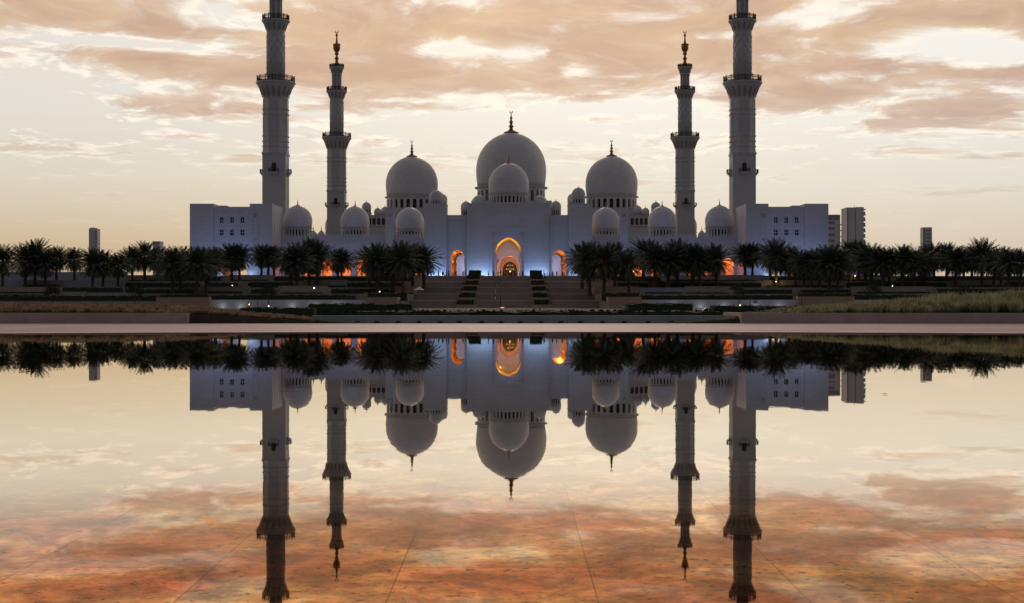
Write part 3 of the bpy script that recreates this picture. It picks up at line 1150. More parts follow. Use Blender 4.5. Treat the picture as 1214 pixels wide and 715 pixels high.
# ---- courtyard side galleries with domes behind the rear minarets
for nm, px, side in (('left', 399.5, -1), ('right', 811.5, 1)):
    g = thing('courtyard_gallery', (X(px, 585), 585, ZP), 'low white gallery with small domes, behind the %s rear minaret' % nm, 'building', 'side galleries of the courtyard')
    b = MB()
    x0 = X(372, 585) if side < 0 else X(802, 585)
    x1 = X(410, 585) if side < 0 else X(842, 585)
    b.box(x0, x1, 612, 640, ZP, Z(279, 585))
    parapet(b, x0, x1, 611.8, Z(279, 585), 1.2, 1.6)
    b.build('wall', 'marble', g)
    domepx(g, 400 if side < 0 else 811.5, 252, 14.6, 622, 279, 248, 20, n=36)
    for p in ((371.5, 381) if side < 0 else (832, 839)):
        domepx(g, p, 274, 4.5, 626, 281, 267.5, 12, sub='small_dome', n=20)

# ---- corner blocks
DB = 418.
for side in (-1, 1):
    def mx(px):      # mirror photo x about the axis for the right-hand block
        return px if side < 0 else 1207.2 - px
    nm = 'left' if side < 0 else 'right'
    xc = X(mx(275), DB)
    cb = thing('corner_block', (xc, DB, ZP), 'plain white marble corner block at the mosque\'s %s end with six small windows' % nm, 'building', 'corner blocks of the mosque')

    def bx(b, p0, p1, y0, y1, z0, z1):
        a0, a1 = X(mx(p0), DB), X(mx(p1), DB)
        b.box(min(a0, a1), max(a0, a1), y0, y1, z0, z1)
    zt, zm = Z(241.5, DB), Z(245, DB)
    b = MB()
    bx(b, 225, 253, DB, DB + 26, ZP, zt)
    # inner end with a side returning to the arcade
    bx(b, 296, 322.6, DB, DB + 18.5, ZP, zt)
    bx(b, 253, 262, DB + 8, DB + 25.9, zm, zt)
    # middle wall with windows and lit openings
    xa, xb = sorted((X(mx(253), DB), X(mx(296), DB)))
    holes = []
    for p in (262.3, 274.6, 287):
        holes.append(arch_hole(X(mx(p), DB), Z(264, DB), 1.15, 1.75))
        holes.append(rect_hole(X(mx(p), DB), Z(279, DB), 1.15, 1.7))
    opens = [horseshoe(X(mx(p), DB), ZP, 1.5, 3.6) for p in (268.5, 287)]
    b.prism(notch_outline(xa, xb, ZP, zm, opens), holes, DB + .5, DB + 1.3)
    bx(b, 253.05, 295.95, DB + 7, DB + 25.8, ZP + 6.5, zm - .05)
    bx(b, 253.05, 295.95, DB + 1.3, DB + 7, ZP + 6.5, ZP + 7.)
    bx(b, 253.05, 295.95, DB + 1.3, DB + 7, zm - .6, zm - .03)
    # string course
    bx(b, 253.1, 295.9, DB + .42, DB + .5, Z(252.3, DB), Z(251, DB))
    # shallow blind panels on the inner end
    bx(b, 298.5, 300, DB - .12, DB, ZP, Z(250, DB))
    bx(b, 304.5, 306, DB - .12, DB, ZP, Z(250, DB))
    bx(b, 298.5, 306, DB - .13, DB, Z(250, DB), Z(249, DB))
    b.build('wall', 'marble', cb)
    for p in (262.3, 274.6, 287):
        x_ = X(mx(p), DB)
        wn = MB().box(x_ - .75, x_ + .75, DB + 1.05, DB + 1.2, Z(264.3, DB), Z(256.5, DB)).build('upper_window', 'dark_opening', cb)
        MB().box(x_ - .05, x_ + .05, DB + .9, DB + 1.04, Z(264, DB), Z(257.3, DB)).box(x_ - .57, x_ + .57, DB + .92, DB + 1.03, Z(261.3, DB), Z(260.8, DB)).build('mullion', 'inner_marble', wn)
    for p in (262.3, 274.6, 287):
        x_ = X(mx(p), DB)
        wn = MB().box(x_ - .75, x_ + .75, DB + 1.05, DB + 1.2, Z(279.3, DB), Z(271.5, DB)).build('lower_window', 'dark_opening', cb)
        MB().box(x_ - .05, x_ + .05, DB + .9, DB + 1.04, Z(279, DB), Z(272.3, DB)).box(x_ - .57, x_ + .57, DB + .92, DB + 1.03, Z(275.8, DB), Z(275.3, DB)).build('mullion', 'inner_marble', wn)
    # small grille window on the inner end
    x_ = X(mx(301.5), DB)
    MB().box(x_ - .7, x_ + .7, DB - .06, DB + .1, Z(258, DB), Z(253.5, DB)).build('grille', 'wall_blue_grey', cb)
    MB().box(x_ - .7, x_ + .7, DB - .06, DB + .1, Z(285, DB), Z(282.5, DB)).build('grille', 'wall_blue_grey', cb)
    # arched panel in the returning side wall
    xs_ = X(mx(322.6), DB)
    b = MB()
    b.box(xs_ - .05, xs_ + .08, DB + 6.5, DB + 8.0, ZP + 14, ZP + 21)
    b.box(xs_ - .05, xs_ + .08, DB + 10.5, DB + 12.0, ZP + 14, ZP + 21)
    b.build('side_panel', 'inner_marble', cb)
    # warm lamps behind the ground-floor arches, cool lamps washing the foot of the wall
    for p in (268.5, 287):
        lamp('POINT', (X(mx(p), DB), DB + 3.6, ZP + 3.0), 650, (1.0, .20, .02), cb, .3)
    for p in (230, 246, 262, 278, 294, 312):
        lamp('AREA', (X(mx(p), DB), DB - 10, ZP + .3), 130, (.28, .42, 1.0), cb, 2.0, .5, (R(118), 0, 0))
    for p in (249, 256, 297):
        lamp('AREA', (X(mx(p), DB), DB - 1.5, ZP + .15), 45, (.42, .66, 1.0), cb, 1.2, .25, (R(155), 0, 0))

# ---- arcade wings, each with three domes
DA = 435.
for side in (-1, 1):
    nm = 'left' if side < 0 else 'right'
    if side < 0:
        x0, x1 = X(322.6, DB) + .02, X(504, 428) - .02
    else:
        x0, x1 = X(701.5, 428) + .02, X(1207.2 - 322.6, DB) - .02
    wg = thing('arcade_wing', ((x0 + x1) / 2, DA, ZP), 'white marble arcade %s of the portal, three round domes and glowing orange arches' % nm, 'building', 'arcades either side of the portal')
    zt = Z(283, DA)
    L = x1 - x0
    nb = int(L / 5.4)
    pit = L / nb
    cs = [x0 + pit * (i + .5) for i in range(nb)]
    b = MB()
    b.prism(notch_outline(x0, x1, ZP, zt, [horseshoe(c, ZP, 1.75, 4.3) for c in cs]), [], DA, DA + .9)
    b.box(x0, x1, DA - .18, DA, Z(287.2, DA), Z(286.2, DA))
    b.box(x0, x1, DA - .3, DA + .6, zt, zt + .35)
    b.box(x0, x1, DA + .9, DA + 16, zt - 1.2, zt - .02)       # roof slab
    b.box(x0, x1, DA + 6.6, DA + 7.2, ZP, zt - 1.2)           # inner wall of the gallery
    b.box(x0, x1, DA + .9, DA + 6.6, ZP + 7.6, ZP + 8.0)      # gallery ceiling
    b.build('wall', 'marble', wg)
    b = MB()
    parapet(b, x0, x1, DA - .1, zt + .35, 1.25, .95)
    b.build('parapet', 'marble', wg)
    # slim columns standing in the gallery
    b = MB()
    for c in cs[:-1]:
        xx = c + pit / 2
        b.lathe([(.34, 0), (.34, .4), (.24, .5), (.22, 4.2), (.38, 4.7), (.38, 5.)], (xx, DA + 3.6, ZP), 10)
    b.build('column', 'inner_marble', wg)
    for i, c in enumerate(cs):
        lamp('POINT', (c, DA + 3.7, ZP + 4.8), 800, (1.0, .20, .02), wg, .25)
    pxs = [(353, 243), (421, 244), (486, 245.5)] if side < 0 else [(718, 245.5), (785, 244), (853, 243)]
    for px, ty in pxs:
        domepx(wg, px, ty, 17.1, 441.5, 282.5, ty - 7.6, 26, n=40, openf=.5)
    for i in range(6):
        xx = x0 + (x1 - x0) * (i + .5) / 6
        lamp('AREA', (xx, DA - 11, ZP + .3), 85, (.30, .46, 1.0), wg, 2.0, .5, (R(116), 0, 0))
    # buttress turret next to the outermost portal pier
    pb = (457, 467) if side < 0 else (735, 745)
    b = MB().box(X(pb[0], 432), X(pb[1], 432), 432, 434.9, ZP, Z(250.5, 432))
    b.box(X(pb[0], 432) - .1, X(pb[1], 432) + .1, 431.9, 435, Z(252.5, 432), Z(251.2, 432))
    t_ = b.build('turret', 'marble', wg)
    xm = (X(pb[0], 432) + X(pb[1], 432)) / 2
    MB().box(xm - .55, xm + .55, 431.94, 432.05, Z(257, 432), Z(253.8, 432)).build('grille', 'wall_blue_grey', t_)

# ---- entrance portal
DE = 428.
pt = thing('entrance_portal', (X(602.5, DE), DE, ZP), 'white marble entrance portal with a glowing horseshoe arch and grey-white dome above it', 'building')
k = DE / F
ce = X(602.5, DE)
zt = Z(242.3, DE)
b = MB()
# central block: face pierced by the big recess
xl, xr = X(553.8, DE), X(650.4, DE)
rx0, rx1, rz = X(583.5, DE), X(621.5, DE), Z(275.3, DE)
b.prism([(xl, ZP), (rx0, ZP), (rx0, rz), (rx1, rz), (rx1, ZP), (xr, ZP), (xr, zt), (xl, zt)], [], DE - 1.5, DE + .3)
hs = horseshoe(ce, ZP, 14.5 * k, (328.5 - 297) * k, 14.6 * k)
b.prism(notch_outline(rx0 - .3, rx1 + .3, ZP, rz + .3, [hs]), [], DE + .3, DE + 1.2)
b.box(xl, xr, DE + 1.2, DE + 12, rz + .35, zt - .02)
b.box(xl, rx0 - .35, DE + .3, DE + 12, ZP, rz + .4)
b.box(rx1 + .35, xr, DE + .3, DE + 12, ZP, rz + .4)
b.box(X(575, DE), X(630, DE), DE - 1.62, DE - 1.5, Z(262, DE), Z(254, DE))     # inscription panel, blank
for (pa_, pb2, za, zb2) in ((556.5, 557.3, 327, 246), (646.9, 647.7, 327, 246), (579.6, 580.4, 327, 271), (624.4, 625.2, 327, 271)):
    b.box(X(pa_, DE), X(pb2, DE), DE - 1.6, DE - 1.5, Z(za, DE), Z(zb2, DE))
b.box(X(557.31, DE), X(646.89, DE), DE - 1.6, DE - 1.5, Z(246.8, DE), Z(246, DE))
b.box(X(580.41, DE), X(624.39, DE), DE - 1.6, DE - 1.5, Z(271.8, DE), Z(271, DE))
b.box(xl - .12, xr + .12, DE - 1.62, DE + 11.5, zt, zt + .25)
b.build('wall', 'marble', pt)
# connecting walls with side arches
for side in (-1, 1):
    pa, pb_, pc = (529.5, 553.7, 542.6) if side < 0 else (650.5, 673.8, 662.9)
    b = MB()
    x0, x1 = X(pa, DE), X(pb_, DE)
    zz = Z(256.2, DE)
    b.prism(notch_outline(x0, x1, ZP, zz, [horseshoe(X(pc, DE), ZP, 8.1 * k, (328.5 - 304.5) * k)]), [], DE + .6, DE + 1.6)
    b.box(x0, x1, DE + .35, DE + .6, Z(261, DE), zz)
    b.box(x0, x1, DE + 1.6, DE + 11, Z(290, DE), zz - .03)
    b.box(x0 + (0 if side > 0 else -0), x1, DE + .2, DE + 11.2, zz, zz + .3)
    b.build('side_wall', 'marble', pt)
    pa, pb_ = (503, 529.4) if side < 0 else (673.9, 702)
    b = MB()
    b.box(X(pa, DE), X(pb_, DE), DE - .8, DE + 8, ZP, zt)
    b.box(X(pa, DE) - .1, X(pb_, DE) + .1, DE - .9, DE + 8.1, zt, zt + .25)
    b.box(X(pa, DE) + 1.2, X(pb_, DE) - 1.2, DE - .86, DE - .8, ZP + 1., zt - 2.)
    b.build('pier', 'marble', pt)
DV = 34.0     # depth of the vaulted passages


def vault(outline, y0, y1, zb):
    """passage with the opening's own section, walls one sheet thick"""
    b = MB()
    m = len(outline)
    vs = [(p[0], y0, p[1]) for p in outline] + [(p[0], y1, p[1]) for p in outline]
    b.add(vs, [(i, i + 1, m + i + 1, m + i) for i in range(m - 1)])
    return b


def grow(o, cx, cz, f):
    return [((p[0] - cx) * f + cx, (p[1] - cz) * f + cz if p[1] > cz + .01 else p[1]) for p in o]


# central passage
vault(grow(hs, ce, ZP, 1.012), DE + 1.2, DE + DV, ZP).build('vault', 'vault_plaster', pt, recalc=False)
cz_in = (328.5 - 313.5)
ki = (DE + DV) / F
ci = X(603.8, DE + DV)
hin = horseshoe(ci, ZP, 11.2 * ki, 15.0 * ki, 12.2 * ki, .9)
bw = MB().prism(notch_outline(ce - 6.2, ce + 6.2, ZP, ZP + 15, [hin]), [], DE + DV - .4, DE + DV)
back = bw.build('back_wall', 'inner_marble', pt)
vault(hin, DE + DV, DE + DV + 16, ZP).build('inner_vault', 'vault_plaster', pt, recalc=False)
kj = (DE + DV + 16) / F
hj = horseshoe(X(604.5, DE + DV + 16), ZP, 8.2 * kj, 13.0 * kj, 8.6 * kj, .92)
bj = MB().prism(notch_outline(ci - 6, ci + 6, ZP, ZP + 12, [hj]), [], DE + DV + 16, DE + DV + 16.5)
bj.build('inner_wall', 'vault_plaster', pt)
bd = MB().box(ci - 7, ci + 7, DE + DV + 24, DE + DV + 24.3, ZP, ZP + 12)
bd.build('glazed_door', 'bronze_door', pt)
lamp('POINT', (ci, DE + DV + 18, ZP + 5), 60, (1.0, .55, .15), pt, .2)
WARM = (1.0, .50, .03)
ORANGE = (1.0, .27, .015)
hc = (328.5 - 297) * k
for d in (2.0, 5, 9, 14, 19):
    for a in (35, 62, 118, 145):
        rr = 14.6 * k - .75
        lamp('POINT', (ce + rr * math.cos(R(a)), DE + d, ZP + hc + rr * math.sin(R(a))), 150 if d < 8 else 60, WARM, pt, .12)
    for s in (-1, 1):
        lamp('POINT', (ce + s * (14.5 * k - .7), DE + d, ZP + 2.2), 60 if d < 8 else 15, ORANGE, pt, .12)
lamp('AREA', (ce, DE + DV - 6, ZP + 12.6), 190, (.55, .55, 1.0), pt, 5, .6, (R(50), 0, 0), spread=R(100))
lamp('AREA', (ce, DE + DV - 5, ZP + .2), 170, (.55, .55, 1.0), pt, 5, .6, (R(125), 0, 0), spread=R(100))
for d in (3, 9, 14):
    for a in (30, 90, 150):
        rr = 12.2 * ki - .8
        lamp('POINT', (ci + rr * math.cos(R(a)), DE + DV + d, ZP + 15 * ki + rr * math.sin(R(a))), 26, (1.0, .30, .07), pt, .12)
    for s in (-1, 1):
        lamp('POINT', (ci + s * (11.2 * ki - .7), DE + DV + d, ZP + 2.), 26, (1.0, .30, .07), pt, .12)
# side passages
for side in (-1, 1):
    pc = 542.6 if side < 0 else 662.9
    c = X(pc, DE)
    o = horseshoe(c, ZP, 8.1 * k, (328.5 - 304.5) * k)
    vault(grow(o, c, ZP, 1.012), DE + 1.6, DE + DV + 8, ZP).build('side_vault', 'vault_plaster', pt, recalc=False)
    MB().box(c - 3.2, c + 3.2, DE + DV + 7.6, DE + DV + 8., ZP, ZP + 11).build('side_back_wall', 'inner_marble', pt)
    hcs = (328.5 - 304.5) * k
    for d in (2.4, 7, 12, 18, 24):
        rr = 8.1 * k - .6
        for a in ((60, 120)):
            lamp('POINT', (c + rr * math.cos(R(a)), DE + d, ZP + hcs + rr * math.sin(R(a))), 42, ORANGE, pt, .1)
        lamp('POINT', (c + side * rr, DE + d, ZP + 2.5), 46, ORANGE, pt, .1)
        lamp('POINT', (c + side * rr, DE + d, ZP + 5.0), 26, ORANGE, pt, .1)
    lamp('AREA', (c - side * .6, DE + DV + 1, ZP + .2), 70, (.55, .6, 1.0), pt, 2, .6, (R(125), 0, 0), spread=R(100))
    lamp('AREA', (c - side * .6, DE + DV + 2, ZP + 8.), 60, (.55, .6, 1.0), pt, 2, .6, (R(50), 0, 0), spread=R(100))
# blue-white floodlights washing the foot of the facade
for (pxl, yy) in [(508, DE - .8), (516, DE - .8), (524, DE - .8), (558, DE - 1.5), (566, DE - 1.5), (574, DE - 1.5), (580, DE - 1.5), (626, DE - 1.5), (634, DE - 1.5), (642, DE - 1.5), (648, DE - 1.5), (679, DE - .8), (687, DE - .8), (695, DE - .8)]:
    lamp('AREA', (X(pxl, DE), yy - 1.8, ZP + .12), 75, (.36, .60, 1.0), pt, 1.3, .25, (R(158), 0, 0))
# broad bluish floodlights in front of the facade, on the platform and the roof edges
for pxl in (512, 534, 566, 594, 612, 640, 672, 694):
    lamp('AREA', (X(pxl, 419), 419, ZP + .3), 85, (.26, .42, 1.0), pt, 2.0, .5, (R(118), 0, 0))
# domes over the portal
domepx(pt, 603.2, 192.8, 24., 440., 243, 181, 30, False, n=56, openf=.55)
for px, ty, r, D, dy_ in [(517, 225, 8.2, 432, 242, ), (524, 229.5, 6.4, 447, 243), (685.8, 222, 8.2, 432, 242), (679, 229, 6.4, 447, 243), (552.5, 238.5, 6.3, 440, 256), (659, 238, 6.3, 440, 256), (568, 231, 7.6, 438, 243), (640, 231.5, 7.6, 438, 243)]:
    domepx(pt, px, ty, r, D, dy_, ty - 2.8, 14, sub='small_dome', n=28)

# chandelier seen through the inner door
ch = thing('chandelier', (ci + .2, DE + DV + 19, ZP + 7.4), 'golden chandelier glowing in the dark doorway of the central arch', 'chandelier')
b = MB()
cx_, cy_ = ci + .2, DE + DV + 19
b.tube((cx_, cy_, ZP + 8.), (cx_, cy_, ZP + 3.2), .07)
for r_, z_ in ((.5, 6.6), (.95, 5.2), (1.3, 3.9)):
    for i in range(12):
        a0, a1 = 2 * math.pi * i / 12, 2 * math.pi * (i + 1) / 12
        b.tube((cx_ + r_ * math.cos(a0), cy_ + r_ * math.sin(a0), ZP + z_), (cx_ + r_ * math.cos(a1), cy_ + r_ * math.sin(a1), ZP + z_), .05, n=5)
    for i in range(4):
        a0 = math.pi / 2 * i
        b.tube((cx_, cy_, ZP + z_ + .3), (cx_ + r_ * math.cos(a0), cy_ + r_ * math.sin(a0), ZP + z_), .04, n=5)
b.build('frame', 'gold', ch)
b = MB()
for r_, z_, n_ in ((.5, 6.6, 6), (.95, 5.2, 9), (1.3, 3.9, 12)):
    for i in range(n_):
        a0 = 2 * math.pi * i / n_
        b.sphere((cx_ + r_ * math.cos(a0), cy_ + r_ * math.sin(a0), ZP + z_ + .1), .065, 6, 4)
b.sphere((cx_, cy_, ZP + 3.1), .3, 8, 6)
b.sphere((cx_, cy_, ZP + 7.6), .22, 8, 6)
b.build('bulbs', 'bulb_gold', ch)

# ------------------------------------------------------------------ minarets
Hm = CH


def make_minaret(loc, label, group='minarets'):
    rt = thing('minaret', loc, label, 'minaret', group)
    x, y, _ = loc
    a = 3.75
    b = MB()
    # square base
    b.box(x - a, x + a, y - a, y + a, ZP - .3, 48.2 + Hm)
    b.box(x - a - .22, x + a + .22, y - a - .22, y + a + .22, 48.2 + Hm, 48.8 + Hm)
    b.box(x - a - .5, x + a + .5, y - a - .5, y + a + .5, ZP - .3, ZP + 2.2)
    b.build('square_shaft', 'dim_minaret_marble', rt)
    # eight-sided shaft
    b = MB()
    c8 = 3.95 / math.cos(math.pi / 8)
    b.lathe([(c8 * 1.04, 48.8), (c8 * 1.0, 50.6), (c8, 66.3)], (x, y, Hm), 8, smooth=False, rot=math.pi / 8)
    for zz in (50.7, 52.4, 54.1, 61.2, 62.8):
        b.lathe([(c8 * 1.0, 0), (c8 * 1.055, .12), (c8 * 1.055, .42), (c8 * 1.0, .55)], (x, y, zz + Hm), 8, smooth=False, rot=math.pi / 8, close=False)
    # raised blind panels
    for i in range(8):
        t = math.pi / 4 * i
        ux, uy = math.cos(t), math.sin(t)
        vx, vy = -uy, ux
        for s in (-1, 1):
            p = []
            for (u, z_) in ((s * 1.15, 55.4), (s * 1.35, 55.4), (s * 1.35, 60.4), (s * 1.15, 60.4)):
                p.append((x + ux * 4.04 + vx * u, y + uy * 4.04 + vy * u, z_ + Hm))
            b.add(p, [(0, 1, 2, 3)])
    b.build('octagonal_shaft', 'dim_minaret_marble', rt, recalc=False)

    def balcony(z0, z1, r0, r1, n, railh, name='balcony'):
        b = MB()
        b.lathe([(r0, z0), (r0 * 1.04, z0 + .25 * (z1 - z0)), (r0 + (r1 - r0) * .35, z0 + .5 * (z1 - z0)), (r0 + (r1 - r0) * .75, z0 + .78 * (z1 - z0)), (r1 * .97, z1 - .5), (r1, z1 - .45), (r1, z1)], (x, y, Hm), n, smooth=False, rot=math.pi / n)
        # corbel niches below the slab: flat faces, their recess shade painted as darker stone
        bl = b.build(name, 'dim_minaret_marble', rt)
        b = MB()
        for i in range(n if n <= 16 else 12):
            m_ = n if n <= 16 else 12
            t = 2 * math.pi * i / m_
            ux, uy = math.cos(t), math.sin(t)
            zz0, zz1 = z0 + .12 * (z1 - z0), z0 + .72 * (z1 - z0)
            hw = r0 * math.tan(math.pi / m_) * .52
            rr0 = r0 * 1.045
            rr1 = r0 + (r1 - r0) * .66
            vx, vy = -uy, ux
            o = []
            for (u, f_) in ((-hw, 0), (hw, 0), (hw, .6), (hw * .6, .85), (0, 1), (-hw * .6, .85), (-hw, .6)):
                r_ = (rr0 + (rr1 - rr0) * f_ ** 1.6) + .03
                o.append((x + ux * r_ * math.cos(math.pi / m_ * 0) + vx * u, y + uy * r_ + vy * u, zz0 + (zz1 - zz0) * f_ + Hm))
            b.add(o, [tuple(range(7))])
        b.build('niche', 'niche_shade', bl, recalc=False)
        b = MB()
        m_ = 16
        for i in range(m_):
            a0, a1 = 2 * math.pi * i / m_, 2 * math.pi * (i + 1) / m_
            rr = r1 * .95
            p0 = (x + rr * math.cos(a0), y + rr * math.sin(a0))
            p1 = (x + rr * math.cos(a1), y + rr * math.sin(a1))
            for zz in (.18, railh * .55, railh * .8):
                b.tube((p0[0], p0[1], z1 + zz + Hm), (p1[0], p1[1], z1 + zz + Hm), .10, n=5)
            for j in range(5):
                u = j / 5
                px_, py_ = p0[0] + (p1[0] - p0[0]) * u, p0[1] + (p1[1] - p0[1]) * u
                b.tube((px_, py_, z1 + Hm), (px_, py_, z1 + railh * (.8 if j else 1.0) + Hm), .07 if j else .16, n=5)
        b.build('railing', 'bronze_rail', bl)
        return bl
    balcony(66.3, 72., 4.12, 6.45, 16, 2.1)
    # round shaft with a spiral lattice relief
    b = MB()
    b.lathe([(2.98, 72.), (2.98, 88.4)], (x, y, Hm), 32)
    for dirn in (-1, 1):
        for i in range(8):
            pts = []
            for j in range(17):
                t = 2 * math.pi * i / 8 + dirn * j / 16 * math.pi
                pts.append((x + 2.99 * math.cos(t), y + 2.99 * math.sin(t), 74 + j / 16 * 13.6 + Hm))
            for p, q_ in zip(pts, pts[1:]):
                b.tube(p, q_, .1, n=4)
    b.build('round_shaft', 'dim_minaret_marble', rt)
    balcony(88.4, 92.2, 3.0, 4.55, 24, 1.9)
    # lantern of columns
    b = MB()
    b.lathe([(1.45, 92.2), (1.45, 99.6)], (x, y, Hm), 16)
    for i in range(8):
        t = math.pi / 4 * i + .2
        b.lathe([(.42, 0), (.42, .5), (.30, .7), (.30, 6.4), (.45, 7.), (.45, 7.4)], (x + 1.78 * math.cos(t), y + 1.78 * math.sin(t), 92.2 + Hm), 8)
    b.build('lantern', 'dim_minaret_marble', rt)
    balcony(99.4, 102.6, 2.15, 3.25, 16, 1.3, 'crown')
    b = MB()
    b.lathe([(1.6, 102.6), (1.45, 103.6), (.8, 104.4), (.55, 105.6), (.9, 106.2), (1.0, 106.5), (.55, 106.9), (.5, 107.8), (.95, 108.3), (.95, 108.6), (.6, 108.9), (1.2, 109.7), (1.6, 110.9), (1.55, 111.6), (1.75, 112.6),
             (1.5, 112.5), (.85, 112.4), (.5, 113.4), (.3, 115.4), (.26, 115.8), (.55, 116.2), (.55, 116.6), (.2, 117.0), (.1, 117.3)], (x, y, Hm), 14)
    cz = 118. + Hm
    pts = []
    for i in range(15):
        t = R(125) + R(290) * i / 14
        pts.append(Vector((x + .62 * math.cos(t), y, cz + .62 * math.sin(t))))
    for i, (p, q_) in enumerate(zip(pts, pts[1:])):
        b.tube(p, q_, .05 + .17 * math.sin(math.pi * i / 14), .05 + .17 * math.sin(math.pi * (i + 1) / 14), 6)
    b.build('finial', 'gold', rt)
    # little bracketed balconies on the four faces of the square shaft
    for i in range(4):
        t = math.pi / 2 * i
        Rm = Matrix.Rotation(t, 3, 'Z')

        def T(b_):
            b_.v = [tuple(Rm @ Vector((v[0], v[1], 0)) + Vector((x, y, v[2]))) for v in b_.v]
            return b_
        zb = (359.5 - 206) * .2753 + Hm
        b = MB()
        b.box(-1.55, 1.55, -a - 1.25, -a, zb, zb + .3)
        b.box(-1.35, 1.35, -a - .95, -a, zb - .45, zb)
        b.box(-1.0, 1.0, -a - .55, -a, zb - .9, zb - .45)
        bl = T(b).build('small_balcony', 'dim_minaret_marble', rt)
        b = MB()
        for u in range(11):
            xx = -1.5 + 3.0 * u / 10
            b.tube((xx, -a - 1.18, zb + .3), (xx, -a - 1.18, zb + 1.3), .06, n=5)
        b.tube((-1.5, -a - 1.18, zb + 1.3), (1.5, -a - 1.18, zb + 1.3), .09, n=5)
        for s in (-1, 1):
            for u in range(4):
                b.tube((s * 1.5, -a - 1.18 + u * .35, zb + .3), (s * 1.5, -a - 1.18 + u * .35, zb + 1.3), .06, n=5)
            b.tube((s * 1.5, -a - 1.18, zb + 1.3), (s * 1.5, -a, zb + 1.3), .09, n=5)
        T(b).build('railing', 'bronze_rail', bl)
        b = MB().prism(arch_hole(0, zb + .3, 1.5, 3.0), [], -a - .07, -a + .05)
        T(b).build('door', 'dark_opening', bl)
    return rt


mn = make_minaret((X(327, 452), 452., ZP), 'tall white minaret at front left, its top above the frame, behind the corner block')
for (px, D, lab) in [(880.2, 452., 'tall white minaret at front right, its top above the frame, behind the corner block'),
                     (399.2, 602., 'white minaret with golden tip between the left front minaret and left great dome'),
                     (812., 602., 'white minaret with golden tip between the right great dome and right front minaret')]:
    o = copy_tree(mn)
    o.location = (X(px, D), D, ZP)
    o['label'] = lab

# ------------------------------------------------------------------ distant towers
DTW = 1250.


def tower(px0, px1, top, D, depth, label, cut=False):
    x0, x1 = X(px0, D), X(px1, D)
    z1 = Z(top, D)
    rt = thing('tower_block', ((x0 + x1) / 2, D, 0), label, 'tower', 'distant high-rise towers')
    return rt, x0, x1, z1


rt, x0, x1, z1 = tower(105.3, 115.3, 271, 1250, 9, 'thin brown tower block standing alone above the palms at far left')
MB().box(x0, x1, 1250, 1259, 0, z1).build('wall', 'concrete_tower', rt)
b = MB()
for i in range(16):
    zz = z1 - 2.2 - i * 3.2
    b.box(x0 + (x1 - x0) * .72, x1 + .05, 1249.9, 1258, zz - 1.5, zz)
b.build('window_band', 'tower_glass', rt)
MB().box(x0 + .8, x1 - 2.5, 1251, 1258, z1, z1 + .9).build('roof_plant', 'concrete_tower', rt)
rt, x0, x1, z1 = tower(181, 189.6, 286, 1000, 9, 'small distant block whose flat top just shows above the left palms')
MB().box(x0, x1, 1000, 1010, 0, z1).build('wall', 'concrete_tower', rt)
MB().box(x0 + .3, x1 - .3, 999.9, 1000.1, z1 - 2.2, z1 - 1.0).build('window_band', 'tower_glass', rt)
rt, x0, x1, z1 = tower(978, 998, 254.5, 760, 12, 'grey apartment tower with stacked balconies beside the right corner block')
MB().box(x0, x1 - .8, 760, 776, 0, z1).build('wall', 'concrete_tower', rt)
b = MB()
bb = MB()
for i in range(12):
    zz = z1 - 3.6 - i * 3.3
    b.box(x0 + .4, x0 + (x1 - x0) * .45 + 1.2, 759.9, 760.1, zz - 1.6, zz)
    bb.box(x1 - 2.0, x1 + .5, 759.2, 770, zz - 1.9, zz - 1.65)
b.build('window_band', 'tower_glass', rt)
bb.build('balcony', 'concrete_tower', rt)
MB().box(x0 + 1, x1 - 1.5, 759.88, 760.2, z1 - 3.0, z1 - .1).build('roof_band', 'tower_glass', rt)
rt, x0, x1, z1 = tower(1004, 1026.5, 245.5, 820, 14, 'pale high-rise of two slabs with a dark seam, right of the balcony tower')
MB().box(x0, x0 + (x1 - x0) * .44, 820, 834, 0, z1 - .2).build('slab', 'concrete_tower', rt)
MB().box(x0 + (x1 - x0) * .47, x1 - 1.2, 820, 834, 0, z1).build('slab', 'concrete_tower', rt)
MB().box(x0 + (x1 - x0) * .44 + .01, x0 + (x1 - x0) * .47 - .01, 821, 833, 0, z1 - 1).build('seam', 'tower_glass', rt)
b = MB()
b.box(x0 + .0, x0 + .9, 819.8, 820, 0, z1 - .6)
for i in range(14):
    zz = z1 - 2.6 - i * 3.3
    b.box(x1 - 1.2, x1 + .2, 822, 833, zz - 1.8, zz)
b.build('window_band', 'tower_glass', rt)
bb = MB()
for i in range(15):
    zz = z1 - 1. - i * 3.3
    bb.box(x1 - 1.2, x1 + .22, 821, 834, zz - .6, zz)
bb.build('balcony', 'concrete_tower', rt)
xm = (x0 + x1) / 2
MB().tube((xm, 825, z1 - .2), (xm, 825, z1 + 1.6), .12).build('mast', 'dark_metal', rt)
rt, x0, x1, z1 = tower(1094.5, 1105, 269.5, 1250, 9, 'thin blue-grey tower block standing alone above the palms at far right')
MB().box(x0, x1, 1250, 1259, 0, z1).build('wall', 'concrete_tower', rt)
b = MB().box(x0 - .1, x0 + 1.6, 1249.9, 1258, 0, z1 - 1.5)
for i in range(8):
    b.box(x0 + 2.4, x1 - .8, 1249.92, 1250.05, z1 - 3.5 - i * 3.3, z1 - 2.3 - i * 3.3)
b.build('window_band', 'tower_glass', rt)

# long wall behind the palms at far left
b = MB().box(X(-60, 402), X(151, 402), 402, 402.6, 5., Z(322.5, 402))
b.build('perimeter_wall', 'wall_blue_grey')
tag(bpy.data.objects['perimeter_wall'], 'long plain blue-grey wall behind the palm trunks at far left', 'wall')


